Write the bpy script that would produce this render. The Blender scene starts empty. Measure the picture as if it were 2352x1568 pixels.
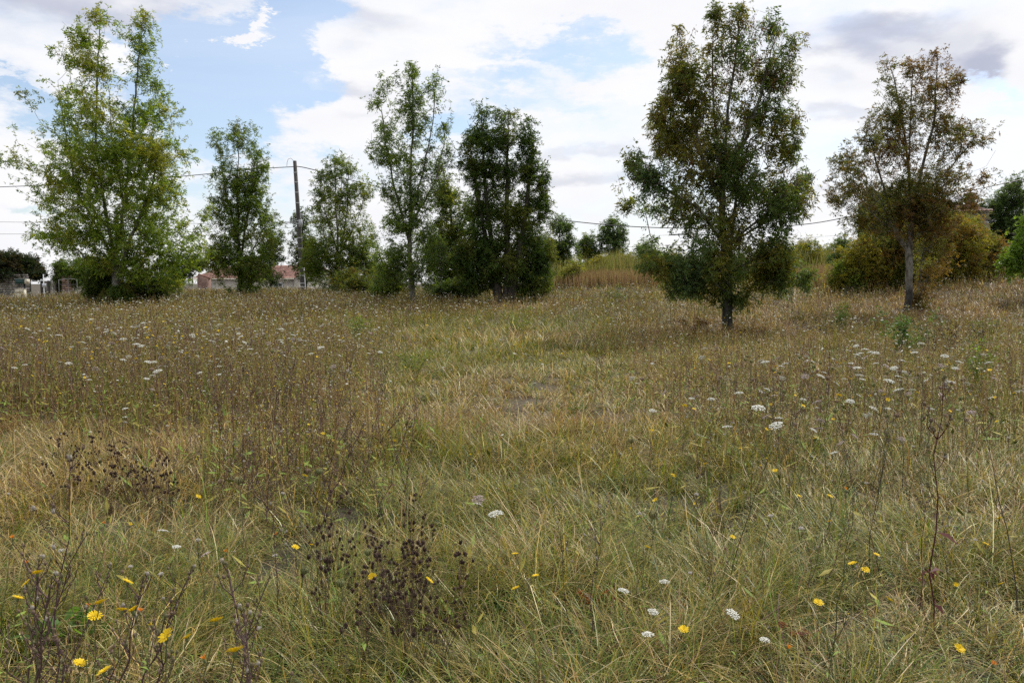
import bpy, math, random
import numpy as np
from mathutils import Vector
R = math.radians
rs = np.random.RandomState(7)
random.seed(7)
scene = bpy.context.scene
COL = scene.collection
PI = math.pi

# ------------------------------------------------------------------ camera frame and terrain
F = 1794.0; CU, CV = 1176.0, 784.0; HORIZON = 650.0
TH = math.atan((CV - HORIZON) / F)
CAMZ = 1.62

def vnoise(x, y, seed=0):
    x = np.asarray(x, float); y = np.asarray(y, float)
    xi = np.floor(x).astype(np.int64); yi = np.floor(y).astype(np.int64)
    fx = x - xi; fy = y - yi
    fx = fx * fx * (3 - 2 * fx); fy = fy * fy * (3 - 2 * fy)
    def h(a, b):
        n = (a * 374761393 + b * 668265263 + seed * 974634777) & 0x7fffffff
        n = ((n ^ (n >> 13)) * 1274126177) & 0x7fffffff
        n = n ^ (n >> 16)
        return (n & 0xffff) / 65535.0
    a = h(xi, yi); b = h(xi + 1, yi); c = h(xi, yi + 1); d = h(xi + 1, yi + 1)
    return (a * (1 - fx) + b * fx) * (1 - fy) + (c * (1 - fx) + d * fx) * fy

def fbm(x, y, seed=0, n=3):
    v = 0; a = .5; t = 0
    for i in range(n):
        v = v + a * vnoise(np.asarray(x) * 2 ** i, np.asarray(y) * 2 ** i, seed + i * 17); t += a; a *= .5
    return v / t

def sm(t):
    t = np.clip(t, 0, 1); return t * t * (3 - 2 * t)

def gz(x, y):
    x = np.asarray(x, float); y = np.asarray(y, float)
    A = np.interp(x, [-45, -31, -26.5, -22, -2, 6, 14, 20, 28, 40], [.0, .15, .62, .90, .92, 1.25, 1.45, 1.8, 2.25, 2.5])
    up = sm((y - 19) / 27.0)
    down = sm((y - 56) / 110.0)
    z = A * up * (1 - down) + (-4.0) * down
    z = z + (fbm(x * .35, y * .35, 3) - .5) * .16 * np.clip(y / 8, 0, 1) * (1 - down)
    z = z + .5 * np.exp(-(((x - 6) / 5.5) ** 2 + ((y - 48) / 5.0) ** 2)) + .35 * np.exp(-(((x - 17.5) / 4.0) ** 2 + ((y - 44) / 5.0) ** 2))
    z = z + .55 * np.exp(-(((x - 27) / 8.0) ** 2 + ((y - 36) / 8.0) ** 2))
    return z

def ray(u, v):
    a = (u - CU) / F; b = (CV - v) / F
    d = np.array([a, math.cos(TH) + b * math.sin(TH), -math.sin(TH) + b * math.cos(TH)])
    return d / d[1]

def at(u, v, Y):
    d = ray(u, v); return np.array([d[0] * Y, Y, CAMZ + d[2] * Y])

def hit(u, v, h=0.0, lo=1.2, hi=60):
    """first point on the line of sight whose height above the ground is h"""
    d = ray(u, v); ys = np.linspace(lo, hi, 1500)
    f = CAMZ + d[2] * ys - gz(d[0] * ys, ys) - h
    k = np.argmax(f < 0)
    if f[k] >= 0: k = len(ys) - 1
    Y = ys[k]
    return np.array([d[0] * Y, Y, float(gz(d[0] * Y, Y))])

# ------------------------------------------------------------------ mesh helpers
def make_mesh(name, verts, faces_list, mats, col=None, matidx=None, smooth=False):
    """faces_list: list of int arrays (n,k), one per polygon size"""
    me = bpy.data.meshes.new(name)
    verts = np.asarray(verts, np.float32).reshape(-1, 3)
    me.vertices.add(len(verts)); me.vertices.foreach_set('co', verts.ravel())
    lt = []; li = []
    for f in faces_list:
        f = np.asarray(f, np.int32)
        if f.size == 0: continue
        lt.append(np.full(len(f), f.shape[1], np.int32)); li.append(f.ravel())
    lt = np.concatenate(lt); li = np.concatenate(li)
    ls = np.concatenate([[0], np.cumsum(lt)[:-1]]).astype(np.int32)
    me.loops.add(len(li)); me.loops.foreach_set('vertex_index', li)
    me.polygons.add(len(lt)); me.polygons.foreach_set('loop_start', ls)
    try: me.polygons.foreach_set('loop_total', lt)
    except Exception: pass
    if matidx is not None: me.polygons.foreach_set('material_index', np.asarray(matidx, np.int32))
    if smooth: me.polygons.foreach_set('use_smooth', np.ones(len(lt), bool))
    if col is not None:
        a = me.color_attributes.new('col', 'FLOAT_COLOR', 'POINT')
        c = np.ones((len(verts), 4), np.float32); c[:, :3] = col
        a.data.foreach_set('color', c.ravel())
    for m in (mats if isinstance(mats, (list, tuple)) else [mats]): me.materials.append(m)
    me.update(calc_edges=True)
    return me

class MB:
    """collects shapes for ONE mesh"""
    def __init__(s): s.v = []; s.c = []; s.q = []; s.t = []; s.qm = []; s.tm = []; s.n = 0; s.mi = 0
    def add(s, V, Q=None, T=None, c=(1, 1, 1)):
        V = np.asarray(V, float).reshape(-1, 3)
        s.v.append(V); cc = np.asarray(c, float)
        s.c.append(np.broadcast_to(cc, (len(V), 3)).copy())
        if Q is not None and len(Q):
            Q = np.asarray(Q, int); s.q.append(Q + s.n); s.qm += [s.mi] * len(Q)
        if T is not None and len(T):
            T = np.asarray(T, int); s.t.append(T + s.n); s.tm += [s.mi] * len(T)
        s.n += len(V)
    def box(s, c, size, rz=0, col=(1, 1, 1), tilt=None):
        h = np.array(size) / 2
        P = np.array([[x, y, z] for x in (-1, 1) for y in (-1, 1) for z in (-1, 1)]) * h
        ca, sa = math.cos(rz), math.sin(rz)
        P = P @ np.array([[ca, sa, 0], [-sa, ca, 0], [0, 0, 1]])
        s.add(P + np.array(c), [[0, 1, 3, 2], [4, 6, 7, 5], [0, 4, 5, 1], [2, 3, 7, 6], [0, 2, 6, 4], [1, 5, 7, 3]], c=col)
    def tube(s, pts, rad, n=5, col=(1, 1, 1), cap=True):
        pts = np.asarray(pts, float); m = len(pts)
        rad = np.broadcast_to(np.asarray(rad, float), (m,))
        tg = np.gradient(pts, axis=0); tg /= np.linalg.norm(tg, axis=1)[:, None] + 1e-9
        ref = np.array([0.13, 0.97, 0.2]) if abs(tg[0][1]) < .8 else np.array([1., .1, 0.05])
        A = np.cross(tg, ref); A /= np.linalg.norm(A, axis=1)[:, None] + 1e-9
        B = np.cross(tg, A)
        an = np.arange(n) / n * 2 * PI
        V = pts[:, None] + rad[:, None, None] * (np.cos(an)[None, :, None] * A[:, None] + np.sin(an)[None, :, None] * B[:, None])
        i = np.arange(m - 1)[:, None] * n; j = np.arange(n)[None]; j2 = (j + 1) % n
        Q = np.stack([i + j, i + j2, i + n + j2, i + n + j], -1).reshape(-1, 4)
        V = V.reshape(-1, 3); T = []
        if cap:
            V = np.vstack([V, pts[-1] + tg[-1] * rad[-1] * .3]); k = m * n
            T = [[(m - 1) * n + a, (m - 1) * n + (a + 1) % n, k] for a in range(n)]
        if np.ndim(col) == 2: col = np.vstack([np.repeat(col, n, 0)] + ([col[-1:]] if cap else []))
        s.add(V, Q, T, c=col)
    def ball(s, c, r, col=(1, 1, 1), nu=6, nv=4, sz=1.0, jit=0.0, rnd=None):
        th = np.linspace(0, PI, nv + 1)[1:-1]; ph = np.arange(nu) / nu * 2 * PI
        P = np.array([[math.sin(t) * math.cos(p), math.sin(t) * math.sin(p), math.cos(t)] for t in th for p in ph])
        P = np.vstack([P, [[0, 0, 1], [0, 0, -1]]])
        if jit: P = P * (1 + (rnd or rs).uniform(-jit, jit, (len(P), 1)))
        P = P * np.array([r, r, r * sz]) + np.array(c)
        Q = [[i * nu + j, (i + 1) * nu + j, (i + 1) * nu + (j + 1) % nu, i * nu + (j + 1) % nu] for i in range(nv - 2) for j in range(nu)]
        T = [[nu * (nv - 1), j, (j + 1) % nu] for j in range(nu)] + [[nu * (nv - 1) + 1, (nv - 2) * nu + (j + 1) % nu, (nv - 2) * nu + j] for j in range(nu)]
        s.add(P, Q, T, c=col)
    def mesh(s, name, mats, smooth=False):
        V = np.vstack(s.v); C = np.vstack(s.c)
        fl = []
        if s.q: fl.append(np.vstack(s.q))
        if s.t: fl.append(np.vstack(s.t))
        return make_mesh(name, V, fl, mats, C, (s.qm if s.q else []) + (s.tm if s.t else []), smooth)
    def build(s, name, mats, parent=None, smooth=False):
        return link(name, s.mesh(name, mats, smooth), parent)

def link(name, me, parent=None):
    o = bpy.data.objects.new(name, me); COL.objects.link(o)
    if parent is not None: o.parent = parent
    return o
def tag(o, label=None, cat=None, group=None, kind=None):
    if label: o['label'] = label
    if cat: o['category'] = cat
    if group: o['group'] = group
    if kind: o['kind'] = kind
    return o
def empty(name, loc, label, cat, group=None, rz=0):
    o = bpy.data.objects.new(name, None); COL.objects.link(o)
    o.empty_display_size = .2
    o.location = [float(a) for a in loc]; o.rotation_euler = (0, 0, rz)
    return tag(o, label, cat, group)
def copy_tree(o, loc, rz, sc=1.0, label=None, group=None, tilt=(0, 0)):
    c = o.copy(); COL.objects.link(c)
    c.location = [float(a) for a in loc]; c.rotation_euler = (tilt[0], tilt[1], rz); c.scale = (sc, sc, sc)
    if label: c['label'] = label
    if group: c['group'] = group
    for ch in o.children:
        d = ch.copy(); COL.objects.link(d); d.parent = c
        for g in ch.children:
            e = g.copy(); COL.objects.link(e); e.parent = d
    return c

# ------------------------------------------------------------------ materials
def newmat(name):
    m = bpy.data.materials.new(name); m.use_nodes = True
    nt = m.node_tree; nt.nodes.clear()
    out = nt.nodes.new('ShaderNodeOutputMaterial')
    return m, nt, out
def leafmat(name, transl=.4, rough=.5, spec=.35, tint=(1.25, 1.2, .6)):
    m, nt, out = newmat(name)
    at_ = nt.nodes.new('ShaderNodeAttribute'); at_.attribute_name = 'col'
    p = nt.nodes.new('ShaderNodeBsdfPrincipled'); p.inputs['Roughness'].default_value = rough
    p.inputs['Specular IOR Level'].default_value = spec
    nt.links.new(at_.outputs['Color'], p.inputs['Base Color'])
    if transl > 0:
        mul = nt.nodes.new('ShaderNodeVectorMath'); mul.operation = 'MULTIPLY'; mul.inputs[1].default_value = tint
        nt.links.new(at_.outputs['Color'], mul.inputs[0])
        t = nt.nodes.new('ShaderNodeBsdfTranslucent'); nt.links.new(mul.outputs[0], t.inputs['Color'])
        mx = nt.nodes.new('ShaderNodeMixShader'); mx.inputs[0].default_value = transl
        nt.links.new(p.outputs[0], mx.inputs[1]); nt.links.new(t.outputs[0], mx.inputs[2])
        nt.links.new(mx.outputs[0], out.inputs[0])
    else: nt.links.new(p.outputs[0], out.inputs[0])
    return m
def noisemat(name, stops, scale=3.0, rough=.85, bump=.3, detail=6, stretch=(1, 1, 1), attr=False, bscale=None, metallic=0):
    m, nt, out = newmat(name)
    tc = nt.nodes.new('ShaderNodeTexCoord'); mp = nt.nodes.new('ShaderNodeMapping')
    mp.inputs['Scale'].default_value = stretch
    nt.links.new(tc.outputs['Object'], mp.inputs[0])
    n = nt.nodes.new('ShaderNodeTexNoise'); n.inputs['Scale'].default_value = scale; n.inputs['Detail'].default_value = detail
    nt.links.new(mp.outputs[0], n.inputs['Vector'])
    r = nt.nodes.new('ShaderNodeValToRGB'); e = r.color_ramp.elements
    while len(e) < len(stops): e.new(.5)
    for i, (p_, c_) in enumerate(stops): e[i].position = p_; e[i].color = (*c_, 1)
    nt.links.new(n.outputs['Fac'], r.inputs[0])
    p = nt.nodes.new('ShaderNodeBsdfPrincipled'); p.inputs['Roughness'].default_value = rough; p.inputs['Metallic'].default_value = metallic
    src = r.outputs[0]
    if attr:
        a = nt.nodes.new('ShaderNodeAttribute'); a.attribute_name = 'col'
        mu = nt.nodes.new('ShaderNodeVectorMath'); mu.operation = 'MULTIPLY'
        nt.links.new(src, mu.inputs[0]); nt.links.new(a.outputs['Color'], mu.inputs[1]); src = mu.outputs[0]
    nt.links.new(src, p.inputs['Base Color'])
    n2 = nt.nodes.new('ShaderNodeTexNoise'); n2.inputs['Scale'].default_value = bscale or scale * 3; n2.inputs['Detail'].default_value = 4
    nt.links.new(mp.outputs[0], n2.inputs['Vector'])
    b = nt.nodes.new('ShaderNodeBump'); b.inputs['Strength'].default_value = bump; b.inputs['Distance'].default_value = .03
    nt.links.new(n2.outputs['Fac'], b.inputs['Height']); nt.links.new(b.outputs[0], p.inputs['Normal'])
    nt.links.new(p.outputs[0], out.inputs[0])
    return m

M_leaf = leafmat('leaf', .56, .5, .22, (1.3, 1.25, .5))
M_grass = leafmat('grass_blade', .32, .45, .3, (1.2, 1.15, .6))
M_petal = leafmat('petal', .18, .6, .2, (1, 1, 1))
M_stem = leafmat('stem', 0, .7, .2)
M_bark = noisemat('bark', [(.36, (.03, .026, .02)), (.48, (.11, .10, .08)), (.60, (.20, .19, .165)), (.72, (.10, .095, .07))], 7, .9, .6, 6, (1, 1, .5), attr=True)
M_darkbark = noisemat('dark_bark', [(.3, (.02, .017, .013)), (.55, (.06, .05, .04)), (.75, (.12, .11, .09))], 8, .9, .6, 6, (1, 1, .4))
M_soil = noisemat('soil', [(.3, (.022, .018, .010)), (.5, (.05, .038, .02)), (.7, (.09, .065, .035))], 1.2, .95, .5, 8, bscale=30)
M_stone = noisemat('stone', [(.3, (.10, .095, .085)), (.5, (.30, .28, .25)), (.7, (.42, .40, .36))], 3.0, .95, .7, 8, attr=True)
M_tile = noisemat('roof_tile', [(.3, (.30, .15, .12)), (.5, (.44, .25, .20)), (.7, (.56, .36, .30))], 3.5, .9, .2, 6, attr=True)
M_wallp = noisemat('wall_render', [(.3, (.42, .40, .35)), (.7, (.54, .51, .46))], 1.5, .95, .15, attr=True)
M_brick = noisemat('brick', [(.3, (.12, .07, .055)), (.6, (.20, .125, .10))], 6, .95, .4, attr=True)
M_pole = noisemat('pole_wood', [(.3, (.035, .033, .032)), (.6, (.075, .07, .065))], 6, .85, .3, stretch=(1, 1, .15))
M_metal = noisemat('painted_metal', [(.3, (.9, .9, .9)), (.7, (1, 1, 1))], 4, .5, .05, attr=True)
M_glass = noisemat('window_glass', [(.3, (.02, .025, .03)), (.7, (.04, .045, .05))], 1, .15, 0)

# ------------------------------------------------------------------ ground
def build_ground():
    xs = np.concatenate([-np.geomspace(90, 3000, 16)[::-1], np.arange(-60, 60.1, .6), np.geomspace(90, 3000, 16)])
    ys = np.concatenate([-np.geomspace(20, 3000, 12)[::-1], np.arange(-8, 70, .5), np.geomspace(75, 6000, 40)])
    X, Y = np.meshgrid(xs, ys); Z = gz(X, Y)
    V = np.stack([X, Y, Z], -1).reshape(-1, 3); nx = len(xs); ny = len(ys)
    i = (np.arange(ny - 1)[:, None] * nx + np.arange(nx - 1)[None]).ravel()
    Q = np.stack([i, i + 1, i + nx + 1, i + nx], -1)
    me = make_mesh('ground', V, [Q], M_soil, smooth=True)
    tag(link('ground', me), 'gently rising meadow soil and thatch under the grass', kind='structure')
build_ground()

# ------------------------------------------------------------------ meadow zoning (all in metres on the ground)
def G(u, v): return hit(u, v)[:2]
def spot(x, y, cx, cy, rx, ry): return np.exp(-(((x - cx) / rx) ** 2 + ((y - cy) / ry) ** 2))
def weedy(x, y):
    """how thick the tall flowering weeds stand, 0..1"""
    n = fbm(x * .5, y * .5, 11) - .5
    edge = x + .17 * y
    left = sm((y - 7.7 + 1.2 * n * 2) / 1.6) * sm((-edge + .9 + n * 3) / 1.8)
    left = np.maximum(left, .75 * spot(x, y, -1.75, 6.6, .95, 1.3))
    back = sm((y - 24 + n * 8) / 7) * (1 - .45 * sm((x - 4) / 4))
    right = .42 * sm((x - .06 * y - .4 + n * 2) / 1.5) * sm((y - 5.6 + n * 2) / 1.5)
    bare = 1 - .9 * spot(x, y, 6.6, 23.0, 2.6, 2.4) - .8 * spot(x, y, 15.5, 29, 3.0, 3.0) - .7 * spot(x, y, -.5, 32.5, 3.2, 3.2) - .5 * spot(x, y, -.6, 14, 2.5, 3) - .6 * spot(x, y, -4.8, 32, 2.0, 2.5) - .6 * spot(x, y, -17.2, 31.5, 3.0, 2.8)
    bare = bare * (1 - sm((-x - 25.5 + (n * 3)) / 3) * sm((y - 30) / 8))
    return np.clip(np.maximum(np.maximum(left, back), right) * bare, 0, 1)
GREENS = [(*G(1050, 830), 2.8, 2.6), (*G(950, 1060), .6, .8), (*G(1500, 1130), 1.2, .6), (*G(1000, 1180), .8, .6), (*G(1800, 1250), 1.1, .7), (*G(60, 690), 4, 6), (*G(1150, 745), 3.5, 3), (*G(900, 1520), .6, .5), (*G(1650, 1300), .6, .6)]
BROWNS = [(*G(1674, 764), 2.6, 2.2), (*G(2087, 722), 2.6, 2.2), (-.7, 34.5, 4, 2.5), (-17.5, 34, 4, 2.5), (*G(1600, 745), 3.5, 2.5), (*G(1700, 770), 2.5, 2), (*G(2200, 730), 6, 3), (*G(1950, 700), 5, 3), (*G(560, 900), 3.5, 3), (*G(2300, 660), 5, 5), (*G(1050, 1090), .7, .35), (*G(1350, 960), 1.2, .8), (*G(120, 1130), .7, .5), (*G(1900, 860), 2, 1.5)]  # dry brown patches; at the tree bases also tree shade put into the colour
def tone(x, y):
    """greenness and dryness of the sward, plus painted shade at the tree bases"""
    g = .53 + .75 * (fbm(x * .8, y * .8, 21) - .5) + .75 * (fbm(x * 2.5, y * 2.5, 5) - .5)
    for c in GREENS: g = g + .75 * spot(x, y, *c)
    g = g + .22 * sm((5.5 - y) / 2.5)
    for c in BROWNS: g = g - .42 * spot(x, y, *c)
    return np.clip(g, 0, 1)

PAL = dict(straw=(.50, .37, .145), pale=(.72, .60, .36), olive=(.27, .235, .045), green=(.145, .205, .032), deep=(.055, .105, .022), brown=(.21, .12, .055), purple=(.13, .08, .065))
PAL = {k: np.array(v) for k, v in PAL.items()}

# ------------------------------------------------------------------ grass (stuff)
def grass_zone(y0, y1, dens, seg, wid, length, seed, tuft=55, lodge=1.0):
    r = np.random.RandomState(seed)
    W = lambda y: .74 * y + 4.2
    area = (.74 * (y1 ** 2 - y0 ** 2) / 2 + 4.2 * (y1 - y0)) * 2
    nt = int(area * dens / tuft)
    ty = np.sqrt(r.uniform(y0 ** 2, y1 ** 2, nt * 2)); tx = r.uniform(-1, 1, nt * 2)
    keep = r.rand(nt * 2) < .5; ty = ty[keep]; tx = tx[keep] * W(ty)
    # lean field: swirled, lodged grass
    la = fbm(tx * .7, ty * .7, 31, 2) * 4 * PI + r.normal(0, .7, len(tx))
    lamt = .25 + .9 * fbm(tx * 1.3, ty * 1.3, 41, 2)
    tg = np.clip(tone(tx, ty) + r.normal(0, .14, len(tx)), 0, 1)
    tl = r.uniform(.6, 1.35, len(tx)) * (.15 + 1.05 * fbm(tx * 1.1, ty * 1.1, 51, 2) + .75 * vnoise(tx * 3.4, ty * 3.4, 57))
    n = len(tx)
    k = r.poisson(tuft, n); idx = np.repeat(np.arange(n), k); N = len(idx)
    spread = .05 + .02 * length
    rad = np.abs(r.normal(0, 1, N)) * spread * (1 + (y0 > 15) * 2); az0 = r.uniform(0, 2 * PI, N)
    x = tx[idx] + rad * np.cos(az0); y = ty[idx] + rad * np.sin(az0)
    z = gz(x, y) - .01
    # heading
    hx = np.cos(az0) * .7 + np.cos(la[idx]) * lamt[idx] * 1.2 + r.normal(0, .6, N)
    hy = np.sin(az0) * .7 + np.sin(la[idx]) * lamt[idx] * 1.2 + r.normal(0, .6, N)
    al = np.arctan2(hy, hx)
    L = length * tl[idx] * np.clip(r.lognormal(0, .3, N), .4, 2.2)
    L *= 1 - .3 * weedy(x, y)
    th0 = np.abs(r.normal(.85, .38, N)) * lodge; bend = np.abs(r.normal(1.05, .6, N)) * lodge
    tw = r.normal(0, .9, N)
    w = wid * r.uniform(.6, 1.35, N)
    P = np.zeros((seg + 1, N, 3)); P[0] = np.stack([x, y, z], -1); A = []
    for s in range(seg):
        t = (s + .5) / seg
        th = th0 + bend * t ** 1.1; a = al + tw * t; A.append(a)
        d = np.stack([np.sin(th) * np.cos(a), np.sin(th) * np.sin(a), np.cos(th)], -1)
        P[s + 1] = P[s] + d * (L / seg)[:, None]
    A.append(A[-1])
    rows = []
    for s in range(seg):
        ws = w * (1, .95, .8, .6, .4)[min(s, 4)] if seg > 2 else w * (1, .75)[s]
        a = A[s] + PI / 2 + (r.normal(0, .5, N) if s == 0 else 0)
        side = np.stack([np.cos(a), np.sin(a), np.zeros(N)], -1) * (ws / 2)[:, None]
        rows += [P[s] - side, P[s] + side]
    rows.append(P[seg]); V = np.stack(rows, 1); m = 2 * seg + 1
    b = np.arange(N) * m
    Q = np.concatenate([np.stack([b + 2 * s, b + 2 * s + 1, b + 2 * s + 3, b + 2 * s + 2], -1) for s in range(seg - 1)]) if seg > 1 else np.zeros((0, 4), int)
    T = np.stack([b + m - 3, b + m - 2, b + m - 1], -1)
    # colours
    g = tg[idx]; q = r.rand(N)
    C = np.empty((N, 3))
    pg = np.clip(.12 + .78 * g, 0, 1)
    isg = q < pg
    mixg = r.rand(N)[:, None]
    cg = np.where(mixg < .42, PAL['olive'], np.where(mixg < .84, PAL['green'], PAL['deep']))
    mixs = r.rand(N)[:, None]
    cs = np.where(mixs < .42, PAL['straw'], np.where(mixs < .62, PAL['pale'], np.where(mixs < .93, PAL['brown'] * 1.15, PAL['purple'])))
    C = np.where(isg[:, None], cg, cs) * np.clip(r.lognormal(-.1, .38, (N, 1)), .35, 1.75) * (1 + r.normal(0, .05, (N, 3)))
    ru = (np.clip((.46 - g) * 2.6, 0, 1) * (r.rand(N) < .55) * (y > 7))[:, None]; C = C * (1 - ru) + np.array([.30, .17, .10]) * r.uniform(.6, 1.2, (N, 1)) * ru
    VC = np.repeat(C[:, None], m, 1)
    tip = np.linspace(0, 1, m)[None, :, None] ** 2 * (r.rand(N) < .4)[:, None, None] * .5
    VC = VC * (1 - tip) + PAL['straw'] * tip
    return V.reshape(-1, 3), Q, T, np.clip(VC, .005, 1).reshape(-1, 3)

def join(parts):
    V = []; Q = []; T = []; C = []; n = 0
    for v, q, t, c in parts:
        V.append(v); C.append(c)
        if len(q): Q.append(np.asarray(q) + n)
        if len(t): T.append(np.asarray(t) + n)
        n += len(v)
    fl = []
    if Q: fl.append(np.concatenate(Q))
    if T: fl.append(np.concatenate(T))
    return np.concatenate(V), fl, np.concatenate(C)

parts = [
    grass_zone(1.1, 4.5, 5000, 4, .0040, .23, 1, 55),
    grass_zone(4.5, 9, 3000, 3, .0048, .205, 2, 45),
    grass_zone(9, 18, 1050, 3, .0085, .21, 3, 40, 1.),
    grass_zone(18, 34, 300, 2, .016, .28, 4, 24, .85),
    grass_zone(34, 62, 110, 2, .030, .32, 5, 16, .8),
]
V, fl, C = join(parts)
tag(link('grass', make_mesh('grass', V, fl, M_grass, C)), 'tangled lodged meadow grass in green, olive and straw', 'grass', kind='stuff')
del parts, V, fl, C

# ------------------------------------------------------------------ meadow weeds (stuff)
def weeds(n_try, y0, y1, seed, head, wmul, twigs=5, hgt=(.38, .8), densf=weedy, dark=0):
    r = np.random.RandomState(seed)
    y = np.sqrt(r.uniform(y0 ** 2, y1 ** 2, n_try)); x = r.uniform(-1, 1, n_try) * (.74 * y + 1.6)
    k = r.rand(n_try) < densf(x, y); x = x[k]; y = y[k]; N = len(x)
    z = gz(x, y)
    H = r.uniform(*hgt, N) * (.8 + .4 * fbm(x * .6, y * .6, 61, 2))
    az = r.uniform(0, 2 * PI, N); ln = np.abs(r.normal(0, .2, N))
    D = np.stack([np.cos(az) * ln, np.sin(az) * ln, np.ones(N)], -1)
    base = np.stack([x, y, z], -1); top = base + D * H[:, None]
    mid = (base + top) / 2 + r.normal(0, .015, (N, 3))
    w = wmul * r.uniform(.7, 1.3, N)
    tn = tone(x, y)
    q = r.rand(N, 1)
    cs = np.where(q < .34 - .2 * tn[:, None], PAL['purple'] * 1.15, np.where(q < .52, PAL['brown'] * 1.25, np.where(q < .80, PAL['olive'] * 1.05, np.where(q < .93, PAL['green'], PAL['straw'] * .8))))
    cs = np.where(r.rand(N, 1) < dark, np.array([.105, .06, .055]), cs)
    cs = cs * r.uniform(.75, 1.25, (N, 1))
    out = []
    # stem: 3 sided tapered tube
    rings = []
    for P, f in ((base, 1), (mid, .8), (top, .4)):
        for j in range(3):
            a = j * 2 * PI / 3
            rings.append(P + np.stack([np.cos(a) * w * f / 2, np.sin(a) * w * f / 2, np.zeros(N)], -1))
    V = np.stack(rings, 1); b = np.arange(N) * 9
    Q = np.concatenate([np.stack([b + l * 3 + j, b + l * 3 + (j + 1) % 3, b + l * 3 + 3 + (j + 1) % 3, b + l * 3 + 3 + j], -1) for l in range(2) for j in range(3)])
    out.append((V.reshape(-1, 3), Q, np.zeros((0, 3), int), np.repeat(cs, 9, 0)))
    tips = [top]; tc = [cs]
    for t in range(twigs):
        s = r.uniform(.4, .95, N)[:, None]; P = np.where(s < .5, base + (mid - base) * s * 2, mid + (top - mid) * (s - .5) * 2)
        a = r.uniform(0, 2 * PI, N); l = r.uniform(.05, .2, N) * (1.25 - s[:, 0]) * 1.6 * H
        d = np.stack([np.cos(a) * .6, np.sin(a) * .6, r.uniform(.3, 1.1, N)], -1) * l[:, None]
        E = P + d; side = np.stack([-np.sin(a), np.cos(a), np.zeros(N)], -1) * (w * .32)[:, None]
        V = np.stack([P - side, P + side, E + side * .5, E - side * .5], 1); b = np.arange(N) * 4
        out.append((V.reshape(-1, 3), np.stack([b, b + 1, b + 2, b + 3], -1), np.zeros((0, 3), int), np.repeat(cs, 4, 0)))
        tips.append(E); tc.append(cs)
        # narrow leaf low on the stem
        if t < 2:
            s = r.uniform(.05, .5, N)[:, None]; P = base + (mid - base) * s * 2
            a = r.uniform(0, 2 * PI, N); l = r.uniform(.05, .13, N)
            d = np.stack([np.cos(a), np.sin(a), r.uniform(-.2, .8, N)], -1) * l[:, None]
            side = np.stack([-np.sin(a), np.cos(a), r.uniform(-.5, .5, N)], -1) * (l * .1 + w * .3)[:, None]
            V = np.stack([P, P + d * .45 + side, P + d, P + d * .45 - side], 1)
            cl = np.where(r.rand(N, 1) < .55, PAL['green'] * 1.05, PAL['olive']) * r.uniform(.7, 1.2, (N, 1))
            out.append((V.reshape(-1, 3), np.stack([b, b + 1, b + 2, b + 3], -1), np.zeros((0, 3), int), np.repeat(cl, 4, 0)))
    # seed heads: octahedra
    E = np.concatenate(tips); CC = np.concatenate(tc); M = len(E)
    sz = head * r.uniform(.5, 1.25, M)
    q = r.rand(M, 1)
    hc = np.where(q < .38, PAL['brown'] * .9, np.where(q < .62, np.array([.30, .235, .15]), np.where(q < .86, PAL['olive'] * 1.2, np.where(q < .965, np.array([.55, .52, .44]), np.array([.60, .42, .03]))))) * r.uniform(.75, 1.2, (M, 1))
    O = np.array([[1, 0, 0], [0, 1, 0], [-1, 0, 0], [0, -1, 0], [0, 0, 1.2], [0, 0, -1]])
    V = E[:, None] + O[None] * sz[:, None, None] * r.uniform(.8, 1.2, (M, 6, 1)); b = np.arange(M) * 6
    T = np.concatenate([np.stack([b + i, b + (i + 1) % 4, b + 4], -1) for i in range(4)] + [np.stack([b + (i + 1) % 4, b + i, b + 5], -1) for i in range(4)])
    out.append((V.reshape(-1, 3), np.zeros((0, 4), int), T, np.repeat(hc, 6, 0)))
    return out

wp = []
wp += weeds(10000, 5, 12, 101, .0062, .0055, 6, (.40, .82))
wp += weeds(13000, 12, 22, 102, .0085, .007, 5, (.35, .68))
wp += weeds(17000, 22, 38, 103, .013, .013, 3, (.28, .55))
wp += weeds(12000, 38, 60, 104, .020, .022, 3, (.22, .42))
wp += weeds(700, 1.8, 6, 105, .0035, .0028, 5, (.3, .6), lambda x, y: .35 + 0 * x)
DR = lambda x, y: weedy(x, y) * np.clip(3.2 * (fbm(x * .45, y * .45, 71, 3) - .36), .08, 1) * (x < -.06 * y)
wp += weeds(3900, 5.0, 11, 106, .0065, .0058, 8, (.42, 1.0), DR, .62)
wp += weeds(4300, 11, 20, 107, .0095, .0095, 7, (.38, .92), DR, .6)
wp += weeds(4000, 20, 36, 108, .014, .017, 4, (.42, .7), DR, .8)
DR2 = lambda x, y: weedy(x, y) * np.clip(3 * (fbm(x * .6, y * .6, 72, 2) - .4), .05, 1) * (x > .05 * y)
wp += weeds(4200, 5.0, 14, 109, .0065, .0062, 7, (.55, .95), DR2, .6)
V, fl, C = join(wp)
tag(link('meadow_weeds', make_mesh('meadow_weeds', V, fl, M_stem, C)), 'thin brown and olive weed stalks with small seed heads standing thick in the meadow', 'weeds', kind='stuff')
del wp, V, fl, C
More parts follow.
